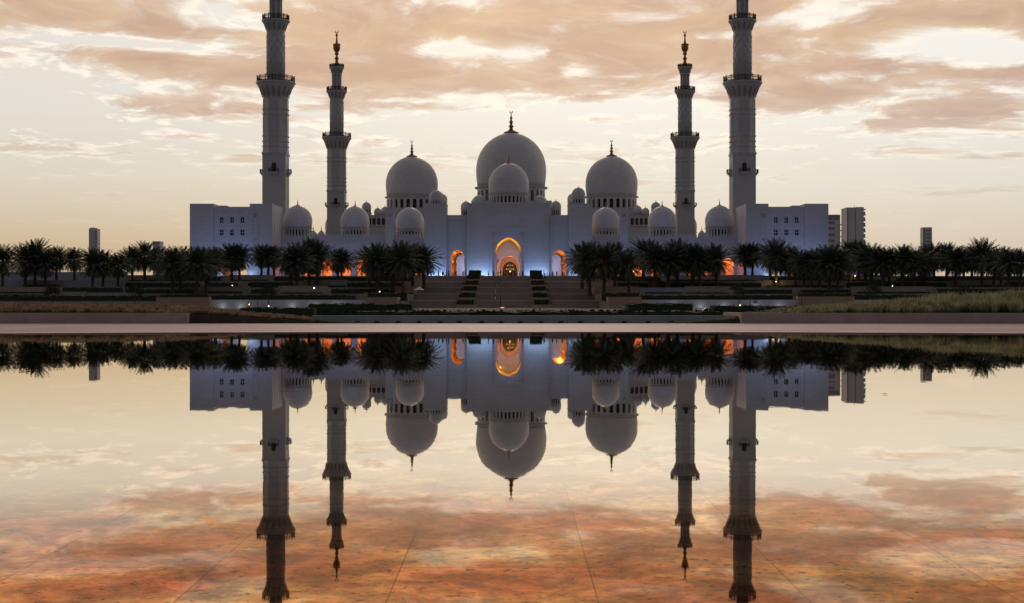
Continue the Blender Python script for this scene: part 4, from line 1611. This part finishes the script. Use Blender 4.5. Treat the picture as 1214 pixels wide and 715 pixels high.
# ------------------------------------------------------------------ date palms
def palm_crown(seed, nf, L):
    rng = random.Random(seed)
    b = MB()
    for i in range(nf):
        a = i * 2.39996 + rng.uniform(-.2, .2)
        u = (i + .5) / nf
        el0 = R(86 - 140 * u ** .95) + rng.uniform(-.1, .1)     # from upright to hanging
        ll = L * rng.uniform(.82, 1.05) * (.86 + .14 * math.sin(math.pi * min(1, u * 1.2)))
        droop = rng.uniform(.55, .95) * (.55 + .6 * min(1, u * 1.5))
        segs = 9
        p = Vector((0, 0, 0))
        ca, sa = math.cos(a), math.sin(a)
        pts, tans = [p.copy()], []
        e = el0
        for s in range(segs):
            e = el0 - droop * ((s + 1) / segs) ** 1.6
            t = Vector((ca * math.cos(e), sa * math.cos(e), math.sin(e)))
            tans.append(t)
            p = p + t * (ll / segs)
            pts.append(p.copy())
        tans.append(tans[-1])
        side = Vector((-sa, ca, 0))
        # rachis
        for s in range(segs):
            w0 = .05 * (1 - s / segs) + .012
            b.add([pts[s] - side * w0, pts[s] + side * w0, pts[s + 1] + side * w0 * .8, pts[s + 1] - side * w0 * .8], [(0, 1, 2, 3)])
        # leaflets
        nl = 19
        for j in range(nl):
            f = .16 + .84 * j / (nl - 1)
            q = f * segs
            s = min(segs - 1, int(q))
            fr = q - s
            base_ = pts[s].lerp(pts[s + 1], fr)
            t = tans[s]
            up = side.cross(t)
            lw = .75 * math.sin(math.pi * (.14 + .80 * f)) ** .8 * L / 4.6
            for sg in (-1, 1):
                d = (side * sg * .80 + t * .62 + up * rng.uniform(.02, .42) + Vector((0, 0, -.12))).normalized()
                tip = base_ + d * lw * rng.uniform(.85, 1.1) + Vector((0, 0, -.10 * lw))
                wv = t * .062
                mid = base_.lerp(tip, .5) + up * .02
                b.add([base_ - wv, base_ + wv, mid + wv * 1.1, tip, mid - wv * 1.1], [(0, 1, 2, 4), (4, 2, 3)])
    return b


def palm_trunk(seed, h):
    rng = random.Random(seed)
    b = MB()
    n, m = 10, 26
    lx, ly = rng.uniform(-.3, .3), rng.uniform(-.3, .3)
    prof = []
    vs, fs = [], []
    for j in range(m + 1):
        t = j / m
        r = .36 - .10 * t + (.12 * math.exp(-t * 14)) + (.11 if t > .9 else 0) * (t - .9) * 10 + (.035 if j % 2 else -.02)
        cx_ = lx * math.sin(t * 1.6) ** 2
        cy_ = ly * math.sin(t * 1.6) ** 2
        for i in range(n):
            a = 2 * math.pi * i / n + (j % 2) * .3
            vs.append((cx_ + r * math.cos(a), cy_ + r * math.sin(a), h * t - .3 * (1 - t)))
    for j in range(m):
        for i in range(n):
            k_ = (i + 1) % n
            fs.append((j * n + i, j * n + k_, (j + 1) * n + k_, (j + 1) * n + i))
    b.add(vs, fs, True)
    return b, (lx * math.sin(1.6) ** 2, ly * math.sin(1.6) ** 2)


PALM = []
PH = 11.6      # overall height of the prototype
for i in range(6):
    rt = thing('date_palm', (0, 0, 0), 'x', 'palm tree', 'date palms on the terraces')
    hT = 6.7
    tb, (ox, oy) = palm_trunk(300 + i, hT)
    tb.build('trunk', 'palm_trunk', rt)
    cb_ = palm_crown(400 + i, 104, 5.2)
    cb_.v = [(x_ + ox, y_ + oy, z_ + hT - .1) for x_, y_, z_ in cb_.v]
    cb_.build('crown', 'palm_leaf', rt, recalc=False)
    PALM.append(rt)

palms = [  # photo x, top y, base y
    ('before the blue-grey wall at far left', [(3, 285, 345), (30, 285, 337), (41, 277, 336), (54, 291, 337), (67, 288, 335), (88.5, 290, 335), (110, 290, 340), (122, 292, 339), (140, 295, 338)]),
    ('between the blue-grey wall and the left corner block', [(157, 289, 331), (171.5, 282, 329), (187, 289, 331), (204.5, 288, 351), (214, 287, 346)]),
    ('in front of the left corner block', [(233, 287, 352), (244, 289, 348), (256, 289, 333), (275, 284, 334), (284, 285, 334), (310, 286, 323), (318, 288, 324), (325, 289, 323)]),
    ('in front of the left arcade wing', [(344, 289, 342), (352, 284, 342), (366, 276, 336), (377, 280, 336), (400.5, 290, 329), (405, 293, 330)]),
    ('just left of the grand staircase', [(437, 287, 345), (448, 283, 348), (466, 285, 346), (478, 280, 349), (489, 283, 342), (503, 286, 344)]),
    ('just right of the grand staircase', [(690, 284, 344), (699, 281, 350), (716, 282, 351), (729, 283, 344), (746, 291, 351), (762, 279, 334)]),
    ('in front of the right arcade wing', [(776, 283, 338), (792, 286, 338), (803, 278, 336), (821, 284, 337), (830, 287, 338), (850, 284, 337)]),
    ('in front of the right corner block', [(883.6, 285, 323), (892, 284, 323), (913, 288, 324), (920, 278, 336), (934, 288, 331), (943, 291, 336), (953, 293, 343), (962, 292, 344), (972, 290, 337), (983, 285, 346)]),
    ('below the twin-slab tower at right', [(993, 289, 346), (1008, 281, 328), (1018, 281, 330), (1026, 289, 334), (1033, 284, 336)]),
    ('at the far right behind the green grass', [(1047, 290, 338), (1055, 289, 337), (1069, 285, 338), (1084, 291, 338), (1095, 288, 336), (1107, 283, 331), (1122, 284, 331), (1132, 287, 336), (1142, 290, 332), (1152, 288, 334), (1164, 277, 337), (1178, 292, 341), (1187, 288, 338), (1195, 290, 345), (1209, 291, 345)]),
]
pi = 0
for anchor, lst in palms:
    hs_ = sorted(t for _, t, _ in lst)
    for j, (px, ty, by) in enumerate(lst):
        D = 408 - (by - 322) * 2.5
        zt_, zb_ = Z(ty, D), Z(by, D)
        # stand on the terrace that is there
        lev = 1.7
        for (td, tz) in TIERS:
            if D >= td:
                lev = tz
        zb_ = lev
        sc = (zt_ - zb_) / PH
        o = PALM[pi] if pi < len(PALM) else copy_tree(PALM[pi % len(PALM)])
        o.location = (X(px, D), D, zb_)
        o.rotation_euler = (R(random.uniform(-1.5, 1.5)), R(random.uniform(-2, 2)), random.uniform(0, 6.28))
        s_ = sc * 1.0
        wd = max(.92, min(1.12, sc)) * random.uniform(.93, 1.1) * 1.14
        o.scale = (wd, wd, s_)
        size = 'tallest' if ty == hs_[0] and hs_.count(ty) == 1 else 'dark'
        o['label'] = '%s date palm, %s from left, %s' % (size, words[j], anchor)
        pi += 1


# ------------------------------------------------------------------ small round trees in front of the terraces
def small_tree(px, top, base_y, D, label, seed):
    rng = random.Random(seed)
    zb_ = Z(base_y, D)
    gz = -1.3 if D < 240 else (-1.3 + (D - 240) / 52 * 1.32 if D < 292 else .02)
    x, h = X(px, D), Z(top, D) - gz
    rt = thing('small_tree', (x, D, gz), label, 'tree', 'young trees by the road')
    b = MB()
    b.tube((x, D, gz - .1), (x + .05, D, gz + h * .55), .13, .08)
    cl = []
    for i in range(7):
        a = i * .9
        e = Vector((x + math.cos(a) * h * .22, D + math.sin(a) * h * .22, gz + h * rng.uniform(.62, .9)))
        b.tube((x + .03, D, gz + h * rng.uniform(.38, .55)), e, .05, .02, 6)
        cl.append(e)
    b.build('trunk', 'bark', rt)
    cl.append(Vector((x, D, gz + h * .9)))
    b = MB()
    for c in cl:
        for _ in range(110):
            d = Vector((rng.gauss(0, 1), rng.gauss(0, 1), rng.gauss(0, .8)))
            p = c + d * h * .085
            s = rng.uniform(.10, .2)
            u = Vector((rng.uniform(-1, 1), rng.uniform(-1, 1), rng.uniform(-1, 1))).normalized() * s
            v = u.orthogonal().normalized() * s * .5
            b.add([p - u, p + v, p + u, p - v], [(0, 1, 2, 3)])
    b.build('crown', 'tree_leaf', rt, recalc=False)


small_tree(62, 338, 352, 285, 'small dark round tree behind the dry grass at far left', 1)
small_tree(160, 337, 356, 285, 'small dark tree behind the dry grass, left of the tan planter block', 2)
small_tree(318, 338, 364, 285, 'small tree with lit trunk before the pale wall left of the stairs', 3)
small_tree(876, 337, 363, 285, 'small tree with lit trunk before the pale wall right of the stairs', 4)
small_tree(1036, 337, 357, 285, 'small dark tree behind the green grass, right of the tan planter block', 5)
small_tree(1139, 335, 350, 285, 'small dark tree rising behind the tall green grass at far right', 6)


# ------------------------------------------------------------------ garden lamps
def garden_lamp(px, py, D, label, glow='lamp_warm', power=0, col=(1, .6, .25), s=1.0):
    x, z = X(px, D), Z(py, D)
    g = 1.7
    for (td, tz) in TIERS:
        if D >= td:
            g = tz
    if D < 300:
        g = z - 1.1
    rt = thing('garden_lamp', (x, D, min(g, z - .4)), label, 'lamp', 'small garden lamps')
    b = MB()
    b.tube((x, D, min(g, z - .4)), (x, D, z - .15 * s), .06)
    b.lathe([(.2, 0), (.2, .1)], (x, D, min(g, z - .4)), 10)
    b.lathe([(.24 * s, .2 * s), (.1 * s, .32 * s)], (x, D, z), 10)
    b.build('post', 'dark_metal', rt)
    MB().sphere((x, D, z), .10 * s, 8, 6).build('globe', glow, rt)
    if power:
        lamp('POINT', (x, D - .45, z + .1), power, col, rt, .1)


for (px, py, D, lab, gl, pw, s) in [
    (372.5, 341.5, 345, 'glowing white garden lamp below the tallest palms of the left arcade', 'lamp_white', 20, 1.5),
    (275.5, 338.5, 352, 'small white garden lamp on the terrace below the left corner block', 'lamp_white', 8, 1.1),
    (318.5, 363, 283, 'white lamp at foot of the small tree before the left pale wall', 'lamp_white', 40, 1.2),
    (295.5, 361, 286, 'thin lamp before the pale wall, left of the lit small tree', 'lamp_warm', 20, 1.0),
    (450, 346, 332, 'warm lamp at the foot of palms left of the staircase', 'lamp_warm', 120, 1.0),
    (205, 350.5, 332, 'warm lamp at the foot of a palm left of the corner block', 'lamp_warm', 60, .8),
    (59, 317.5, 410, 'left one of the bright lamps among far left palms', 'lamp_white', 20, 1.6),
    (64, 317.5, 411, 'right one of the bright lamps among far left palms', 'lamp_white', 20, 1.8),
    (751, 322, 400, 'small white lamp between palms right of the staircase', 'lamp_white', 10, 1.2),
    (877.5, 362, 283, 'white lamp at foot of the small tree before the right pale wall', 'lamp_white', 40, 1.1),
    (994.5, 351, 318, 'small white lamp above the tan planter block at right', 'lamp_white', 15, 1.1),
    (1013.5, 327, 392, 'orange lamp under palms beside the teal dome', 'lamp_warm', 60, 1.6),
    (1058, 339, 350, 'orange lamp on a low terrace at right, below the palms', 'lamp_warm', 30, 1.3),
    (1000, 315.5, 410, 'bright white lamp among palms below the balcony tower', 'lamp_white', 20, 1.7),
    (1035, 315.5, 412, 'faint white lamp right of the teal dome', 'lamp_white', 10, 1.2),
    (920, 334, 372, 'warm lamp at the foot of the tallest palm before the right corner block', 'lamp_warm', 90, .8),
]:
    garden_lamp(px, py, D, lab, gl, pw, s=s)
# wash lights along the pale walls (the photograph shows their scalloped glow)
for px in (262, 284, 345, 372, 398, 800, 832, 860, 898, 925):
    rt = thing('wall_washer', (X(px, 298), 298.2, .06), 'x', 'light', 'flush wall-wash lights')
    MB().lathe([(.16, 0), (.16, .1), (.12, .12)], (X(px, 298), 298.2, .06), 10).build('housing', 'dark_metal', rt)
    MB().lathe([(.11, .12), (.11, .135)], (X(px, 298), 298.2, .06), 10).build('lens', 'lamp_white', rt)
    lamp('POINT', (X(px, 298), 298.75, .5), 8, (.85, .9, 1.0), rt, .08)
    nm = {262: 'leftmost on the left pale wall', 284: 'second on the left pale wall', 345: 'third on the left pale wall', 372: 'fourth on the left pale wall', 398: 'nearest the stairs on the left pale wall',
          800: 'nearest the stairs on the right pale wall', 832: 'second on the right pale wall, behind the pickup', 860: 'third on the right pale wall', 898: 'fourth on the right pale wall', 925: 'rightmost on the right pale wall'}[px]
    rt['label'] = 'tiny wall-wash light, ' + nm

# ------------------------------------------------------------------ people at the top of the stairs
SK = {
    'pelvis': ((0, 0, .93), .13), 'waist': ((0, 0, 1.08), .125), 'chest': ((0, .01, 1.3), .15), 'neck': ((0, 0, 1.48), .06), 'head0': ((0, -.01, 1.56), .085), 'head': ((0, -.02, 1.64), .105), 'top': ((0, -.01, 1.70), .075),
}


def skin_mesh(verts, edges, radii, name, rootv=0, sub=1):
    me = bpy.data.meshes.new(name + '_base')
    me.from_pydata(verts, edges, [])
    o = bpy.data.objects.new(name + '_base', me)
    COL.objects.link(o)
    m_ = o.modifiers.new('skin', 'SKIN')
    for i, r in enumerate(radii):
        sv = me.skin_vertices[0].data[i]
        sv.radius = r if isinstance(r, tuple) else (r, r)
        sv.use_root = (i == rootv)
    s_ = o.modifiers.new('sub', 'SUBSURF')
    s_.levels = s_.render_levels = sub
    dg = bpy.context.evaluated_depsgraph_get()
    em = bpy.data.meshes.new_from_object(o.evaluated_get(dg))
    em.name = name
    bpy.data.objects.remove(o)
    bpy.data.meshes.remove(me)
    for p in em.polygons:
        p.use_smooth = True
    return em


def person_meshes(stride, armL, armR):
    torso = [(0, 0, .93), (0, 0, 1.10), (0, .01, 1.30), (0, 0, 1.47), (0, -.01, 1.55), (0, -.025, 1.63), (0, -.015, 1.71)]
    tr = [(.15, .11), (.14, .10), (.165, .11), .055, .085, .10, .07]
    te = [(i, i + 1) for i in range(6)]
    V_, E_, R_ = list(torso), list(te), list(tr)

    def chain(start, pts, rs):
        last = start
        for p, r in zip(pts, rs):
            V_.append(p)
            R_.append(r)
            E_.append((last, len(V_) - 1))
            last = len(V_) - 1
    s = stride
    legs = [[(-.10, 0, .85), (-.11, -s * .5 - .01, .49), (-.11, -s + .02, .09), (-.11, -s - .15, .04)], [(.10, 0, .85), (.11, s * .5 - .02, .49), (.11, s + .02, .09), (.12, s - .14, .04)]]
    for l in legs:
        chain(0, l, (.10, .065, .045, .04))
    for sx, (ax_, ay, az_), (hx, hy, hz) in ((-1,) + armL, (1,) + armR):
        chain(2, [(sx * .19, .01, 1.40), (sx * ax_, ay, az_), (sx * hx, hy, hz), (sx * hx, hy - .04, hz - .10)], (.06, .045, .032, .035))
    body = skin_mesh(V_, E_, R_, 'person')
    # clothing shells over the same skeleton
    shirt = skin_mesh([torso[0], torso[1], torso[2], (0, 0, 1.44)] + [(-.19, .01, 1.40), (-armL[0][0], armL[0][1], armL[0][2]), (.19, .01, 1.40), (armR[0][0], armR[0][1], armR[0][2])],
                      [(0, 1), (1, 2), (2, 3), (2, 4), (4, 5), (2, 6), (6, 7)], [(.175, .13), (.165, .125), (.185, .13), .08, .08, .065, .08, .065], 'shirt')
    tv = [(0, 0, .95), legs[0][0], legs[0][1], legs[0][2], legs[1][0], legs[1][1], legs[1][2]]
    trousers = skin_mesh(tv, [(0, 1), (1, 2), (2, 3), (0, 4), (4, 5), (5, 6)], [(.17, .125), .115, .085, .075, .115, .085, .075], 'trousers')
    return body, shirt, trousers


HANG = (((.24, .03, 1.14), (.25, -.06, .90)), ((.24, .03, 1.14), (.25, -.05, .90)))
PHONE = (((.24, .03, 1.14), (.25, -.06, .90)), ((.25, -.05, 1.18), (.12, -.28, 1.40)))
POSES = [person_meshes(.03, *HANG), person_meshes(.17, *HANG), person_meshes(.05, *PHONE)]


def hair_mesh(long_):
    b = MB()
    b.lathe([(.118, -.02 if not long_ else -.16), (.122, .03), (.105, .09), (.06, .125), (.01, .135)], (0, .012, 1.62), 12)
    return b


def robe_mesh():
    b = MB()
    b.lathe([(.30, .03), (.27, .3), (.235, .7), (.205, 1.0), (.20, 1.2), (.21, 1.36), (.13, 1.45), (.085, 1.49)], (0, 0, 0), 14)
    b.v = [(x_, y_ * .75, z_) for x_, y_, z_ in b.v]
    return b


def scarf_mesh():
    b = MB()
    b.lathe([(.17, 1.40), (.135, 1.5), (.125, 1.6), (.118, 1.68), (.07, 1.755), (.01, 1.765)], (0, .02, 0), 12)
    return b


def build_person(pose, kind, shirt='cloth_dark', legs='cloth_dark'):
    body, sh, tr = POSES[pose]
    rt = bpy.data.objects.new('person', body)
    COL.objects.link(rt)
    if not body.materials:
        body.materials.append(M['skin'])

    def child(nm, me, m_):
        me = me.copy()
        me.materials.clear()
        me.materials.append(M[m_])
        o = bpy.data.objects.new(nm, me)
        COL.objects.link(o)
        o.parent = rt
    if kind == 'robe':
        robe_mesh().build('robe', shirt, rt)
        scarf_mesh().build('headscarf', shirt, rt)
    else:
        child('shirt', sh, shirt)
        child('trousers', tr, legs)
        hair_mesh(kind == 'long').build('hair', 'hair', rt)
    return rt


PP = [(0, 'short', 'cloth_dark', 'cloth_dark'), (1, 'short', 'cloth_blue', 'cloth_dark'), (2, 'long', 'cloth_red', 'cloth_dark'), (0, 'robe', 'cloth_dark', ''), (0, 'robe', 'cloth_white', ''), (2, 'short', 'cloth_white', 'cloth_blue'), (1, 'long', 'cloth_dark', 'cloth_blue')]
DESC = ['person in dark shirt and trousers', 'person mid-stride in a dark blue shirt', 'red-topped person raising a hand', 'person in a long black robe', 'person in a long white robe', 'pale-shirted person raising a hand', 'person mid-stride in a black top']
PROTO = [None] * len(PP)
people = [
    ('from left before the left portal pier', [(507, 3), (511, 0), (514.5, 1), (520, 5), (525, 3)]),
    ('from left, beside the left side arch', [(529, 0), (532, 3), (540.5, 2), (549, 6), (551.5, 0)]),
    ('from left, before the left hedge row', [(556, 1), (560, 3), (562.5, 0)]),
    ('from left, left of the central arch', [(579, 5), (585, 3), (590.5, 4), (593, 0)]),
    ('from left, before the central doorway', [(597, 3), (600, 6), (603.5, 2), (606, 0), (610, 3), (613, 1)]),
    ('from left, right of the central arch', [(616.2, 0), (619.4, 3), (639.5, 6), (645, 5)]),
    ('from left, beside the right side arch', [(655, 3), (660, 1), (667, 2), (678, 0)]),
]
rp = random.Random(5)
for anchor, lst in people:
    for j, (px, kd) in enumerate(lst):
        D = 410.5 + rp.uniform(0, 5)
        if PROTO[kd] is None:
            PROTO[kd] = build_person(*PP[kd])
            o = PROTO[kd]
        else:
            o = copy_tree(PROTO[kd])
        o.location = (X(px, D), D, ZP + (.0 if abs(X(px, D) - AX(370)) > SWX else 0.0))
        sc = rp.uniform(.95, 1.08)
        o.scale = (sc, sc, sc)
        o.rotation_euler = (0, 0, rp.uniform(0, 6.28))
        tag(o, '%s, %s %s' % (DESC[kd], words[j], anchor), 'person', 'visitors at the top of the stairs')

# ------------------------------------------------------------------ small things on the steps and by the road
# white parasol left of the stairs
D = 322.
x, zb_ = X(497, D), .06
um = thing('parasol', (x, D, zb_), 'white parasol on a thin pole at the left foot of the stairs', 'parasol')
zt_ = Z(340, D)
b = MB().tube((x, D, zb_), (x, D, zt_), .05)
b.lathe([(.35, 0), (.35, .12), (.08, .2)], (x, D, zb_), 12)
b.build('pole', 'metal_grey', um)
ze = Z(343.6, D)
b = MB().lathe([(1.15, ze - .08), (1.17, ze), (.6, ze + .45 * (zt_ - ze)), (.04, zt_ + .03)], (x, D, 0), 8, smooth=False, close=False)
b.build('canopy', 'canvas_white', um)

# white pickup on the road
D = 216.
pk = thing('pickup_truck', (X(838, D), D, -1.29), 'white double-cab pickup parked on the road behind dark shrubs, right of the stairs', 'pickup')
xo, zo = X(822, D), -1.29


def side_prism(pts, y0, y1):
    return MB().prism([(xo + p[0], zo + p[1]) for p in pts], [], y0, y1)


b = side_prism([(.05, .45), (.0, .62), (.05, .95), (.25, 1.03), (1.45, 1.12), (3.45, 1.14), (5.2, 1.12), (5.25, .5), (4.7, .42), (4.55, .75), (4.2, .88), (3.85, .75), (3.7, .42), (1.45, .42), (1.3, .75), (.95, .88), (.62, .75), (.48, .42)], D, D + 1.75)
body = b.build('body', 'white_paint', pk)
b = side_prism([(1.15, 1.10), (1.9, 1.72), (2.2, 1.78), (3.25, 1.77), (3.5, 1.12)], D + .12, D + 1.63)
b.build('cab', 'white_paint', pk)
b = MB()
b.prism([(xo + p[0], zo + p[1]) for p in ((1.45, 1.16), (1.95, 1.64), (2.32, 1.68), (2.32, 1.16))], [], D + .10, D + 1.65)
b.prism([(xo + p[0], zo + p[1]) for p in ((2.40, 1.16), (2.40, 1.68), (3.18, 1.68), (3.36, 1.16))], [], D + .10, D + 1.65)
b.build('side_window', 'car_glass', pk)
for wx in (.97, 4.2):
    for yy in (D + .02, D + 1.52):
        b = MB().tube((xo + wx, yy, zo + .37), (xo + wx, yy + .22, zo + .37), .37, n=18)
        wh = b.build('wheel', 'rubber', pk)
        MB().tube((xo + wx, yy - .01, zo + .37), (xo + wx, yy + .23, zo + .37), .2, n=14).build('rim', 'metal_grey', wh)
MB().box(xo - .04, xo + .04, D + .1, D + .5, zo + .72, zo + .92).build('headlight', 'metal_grey', pk)
MB().box(xo + 5.22, xo + 5.28, D + .1, D + .3, zo + .75, zo + 1.05).build('taillight', 'red_panel', pk)
MB().box(xo + .9, xo + 1.15, D - .12, D + .02, zo + 1.15, zo + 1.32).build('mirror', 'dark_metal', pk)
MB().box(xo + 1.9, xo + 5., D - .02, D + .005, zo + .62, zo + .68).build('side_trim', 'dark_metal', pk)

# signs and boxes near the foot of the stairs
for (px, py0, py1, D, wpx, lab) in [
    (633.5, 363.2, 367.5, 240, 2.6, 'left one of two small grey utility boxes at the foot of the stairs'),
    (640, 363.5, 368, 240, 2.6, 'right one of two small grey utility boxes at the foot of the stairs'),
    (740.5, 363.5, 370, 180, 5.0, 'pale square utility box on the road, right of the stairs'),
]:
    x0, x1 = X(px - wpx / 2, D), X(px + wpx / 2, D)
    zt_ = Z(py0, D)
    g = -1.3 if D <= 240 else .02
    rt = thing('utility_box', ((x0 + x1) / 2, D, g), lab, 'box')
    MB().box(x0, x1, D, D + .4, g, zt_ - .06).build('cabinet', 'metal_grey', rt)
    MB().box(x0 - .03, x1 + .03, D - .03, D + .43, zt_ - .06, zt_).build('lid', 'white_paint', rt)
    MB().box(x0 + .08, (x0 + x1) / 2 - .02, D - .015, D + .01, g + .25, zt_ - .15).build('door', 'wall_blue_grey', rt)
# road sign by the pickup
D = 236.
x = X(895.5, D)
rt = thing('road_sign', (x, D, -1.3), 'small grey square sign on a post between pickup and lit tree', 'sign')
MB().tube((x, D, -1.3), (x, D, Z(355.5, D)), .04).build('post', 'metal_grey', rt)
MB().box(x - .38, x + .38, D - .06, D - .04, Z(359.5, D), Z(356, D)).build('panel', 'wall_blue_grey', rt)
# thin lamp posts
for (px, ty, D, lab) in [(305.5, 353, 270, 'thin dark lamp post before the left pale wall'), (950.5, 346, 270, 'thin dark lamp post at the left end of the right tan planter'), (889.5, 349, 280, 'thin dark lamp post before the right pale wall'), (593.5, 333, 321, 'thin tall lamp post at the foot of the central flight')]:
    x = X(px, D)
    g = -1.3 + max(0, D - 240) / 52 * 1.32 if D < 292 else .04
    rt = thing('lamp_post', (x, D, g), lab, 'lamp post')
    b = MB().tube((x, D, g), (x, D, Z(ty, D)), .07, .04)
    b.lathe([(.14, 0), (.14, .2), (.08, .3)], (x, D, g), 10)
    b.build('post', 'dark_metal', rt)
    MB().box(x - .08, x + .45, D - .08, D + .08, Z(ty, D), Z(ty, D) + .09).build('lamp_head', 'dark_metal', rt)
# glowing ground light at the foot of the stairs
D = 318.
rt = thing('ground_light', (X(595.5, D), D, .05), 'glowing orange ground light at the foot of the central flight', 'light')
MB().box(X(593.3, D), X(597.9, D), D, D + .5, .05, .16).build('housing', 'dark_metal', rt)
MB().box(X(593.5, D), X(597.7, D), D - .03, D, .08, .3).build('lens', mat('ground_lens', (.8, .5, .3), .5, emit=(1., .55, .3), estr=.9), rt)
# crowd barriers at the right of the portal
for (p0, p1, D, lab) in [(640, 652, 414, 'pale railing barrier left of the right side arch'), (672, 690, 414, 'taller pale railing barrier right of the right side arch')]:
    x0, x1 = X(p0, D), X(p1, D)
    hgt = 1.2 if p0 < 660 else 2.3
    rt = thing('barrier', ((x0 + x1) / 2, D, ZP), lab, 'barrier')
    b = MB()
    n = 4
    for i in range(n + 1):
        xx = x0 + (x1 - x0) * i / n
        b.tube((xx, D, ZP), (xx, D, ZP + hgt), .06, n=6)
    b.build('post', 'metal_grey', rt)
    b = MB()
    for f_ in (.35, .68, 1.):
        b.tube((x0, D, ZP + hgt * f_), (x1, D, ZP + hgt * f_), .06, n=6)
    b.build('rail', 'white_paint', rt)
# teal domed kiosk under the palms at right
D = 414.
x = X(1020.5, D)
rt = thing('kiosk', (x, D, ZP), 'small round kiosk with a teal dome, glimpsed between palm trunks at right', 'kiosk')
MB().lathe([(1.5, 0), (1.5, .9)], (x, D, ZP), 20).build('wall', 'pale_wall', rt)
MB().lathe([(1.75, .9), (1.85, 1.3), (1.7, 2.0), (1.2, 2.7), (.5, 3.1), (.05, 3.2)], (x, D, ZP), 20).build('dome', 'teal_dome', rt)
b = MB()
for s in (-1, 1):
    b.add([(x + s * 1.9, D + .6, ZP + 1.), (x + s * 3.0, D + .6, ZP + 1.), (x + s * 2.9, D + .6, ZP + 4.2), (x + s * 1.9, D + .7, ZP + 1.), (x + s * 3.0, D + .7, ZP + 1.), (x + s * 2.9, D + .7, ZP + 4.2)], [(0, 1, 2), (3, 4, 5), (0, 2, 5, 3), (1, 2, 5, 4)])
b.build('shade_sail', 'canvas_white', rt)
# red banner on the terrace right of the stairs
D = 372.
MB().box(X(768, D), X(787, D), D, D + .15, 5.2, Z(333, D)).build('banner', 'red_panel')
tag(bpy.data.objects['banner'], 'dark red low panel on the terrace right of the stairs', 'panel')
# leaf on the water
D = 18.2
x = X(1048, D)
b = MB()
b.add([(x - .05, D, .004), (x - .02, D - .025, .010), (x + .03, D - .02, .012), (x + .055, D, .006), (x + .02, D + .02, .014), (x - .02, D + .02, .010)], [(0, 1, 2, 3, 4, 5)])
tag(b.build('fallen_leaf', 'dead_leaf'), 'tiny dark fallen leaf floating on the pool at right', 'leaf')

for o_ in S.objects:
    if o_.parent is None and 'label' in o_ and not 4 <= len(o_['label'].split()) <= 16:
        print('LABEL', len(o_['label'].split()), o_['label'])
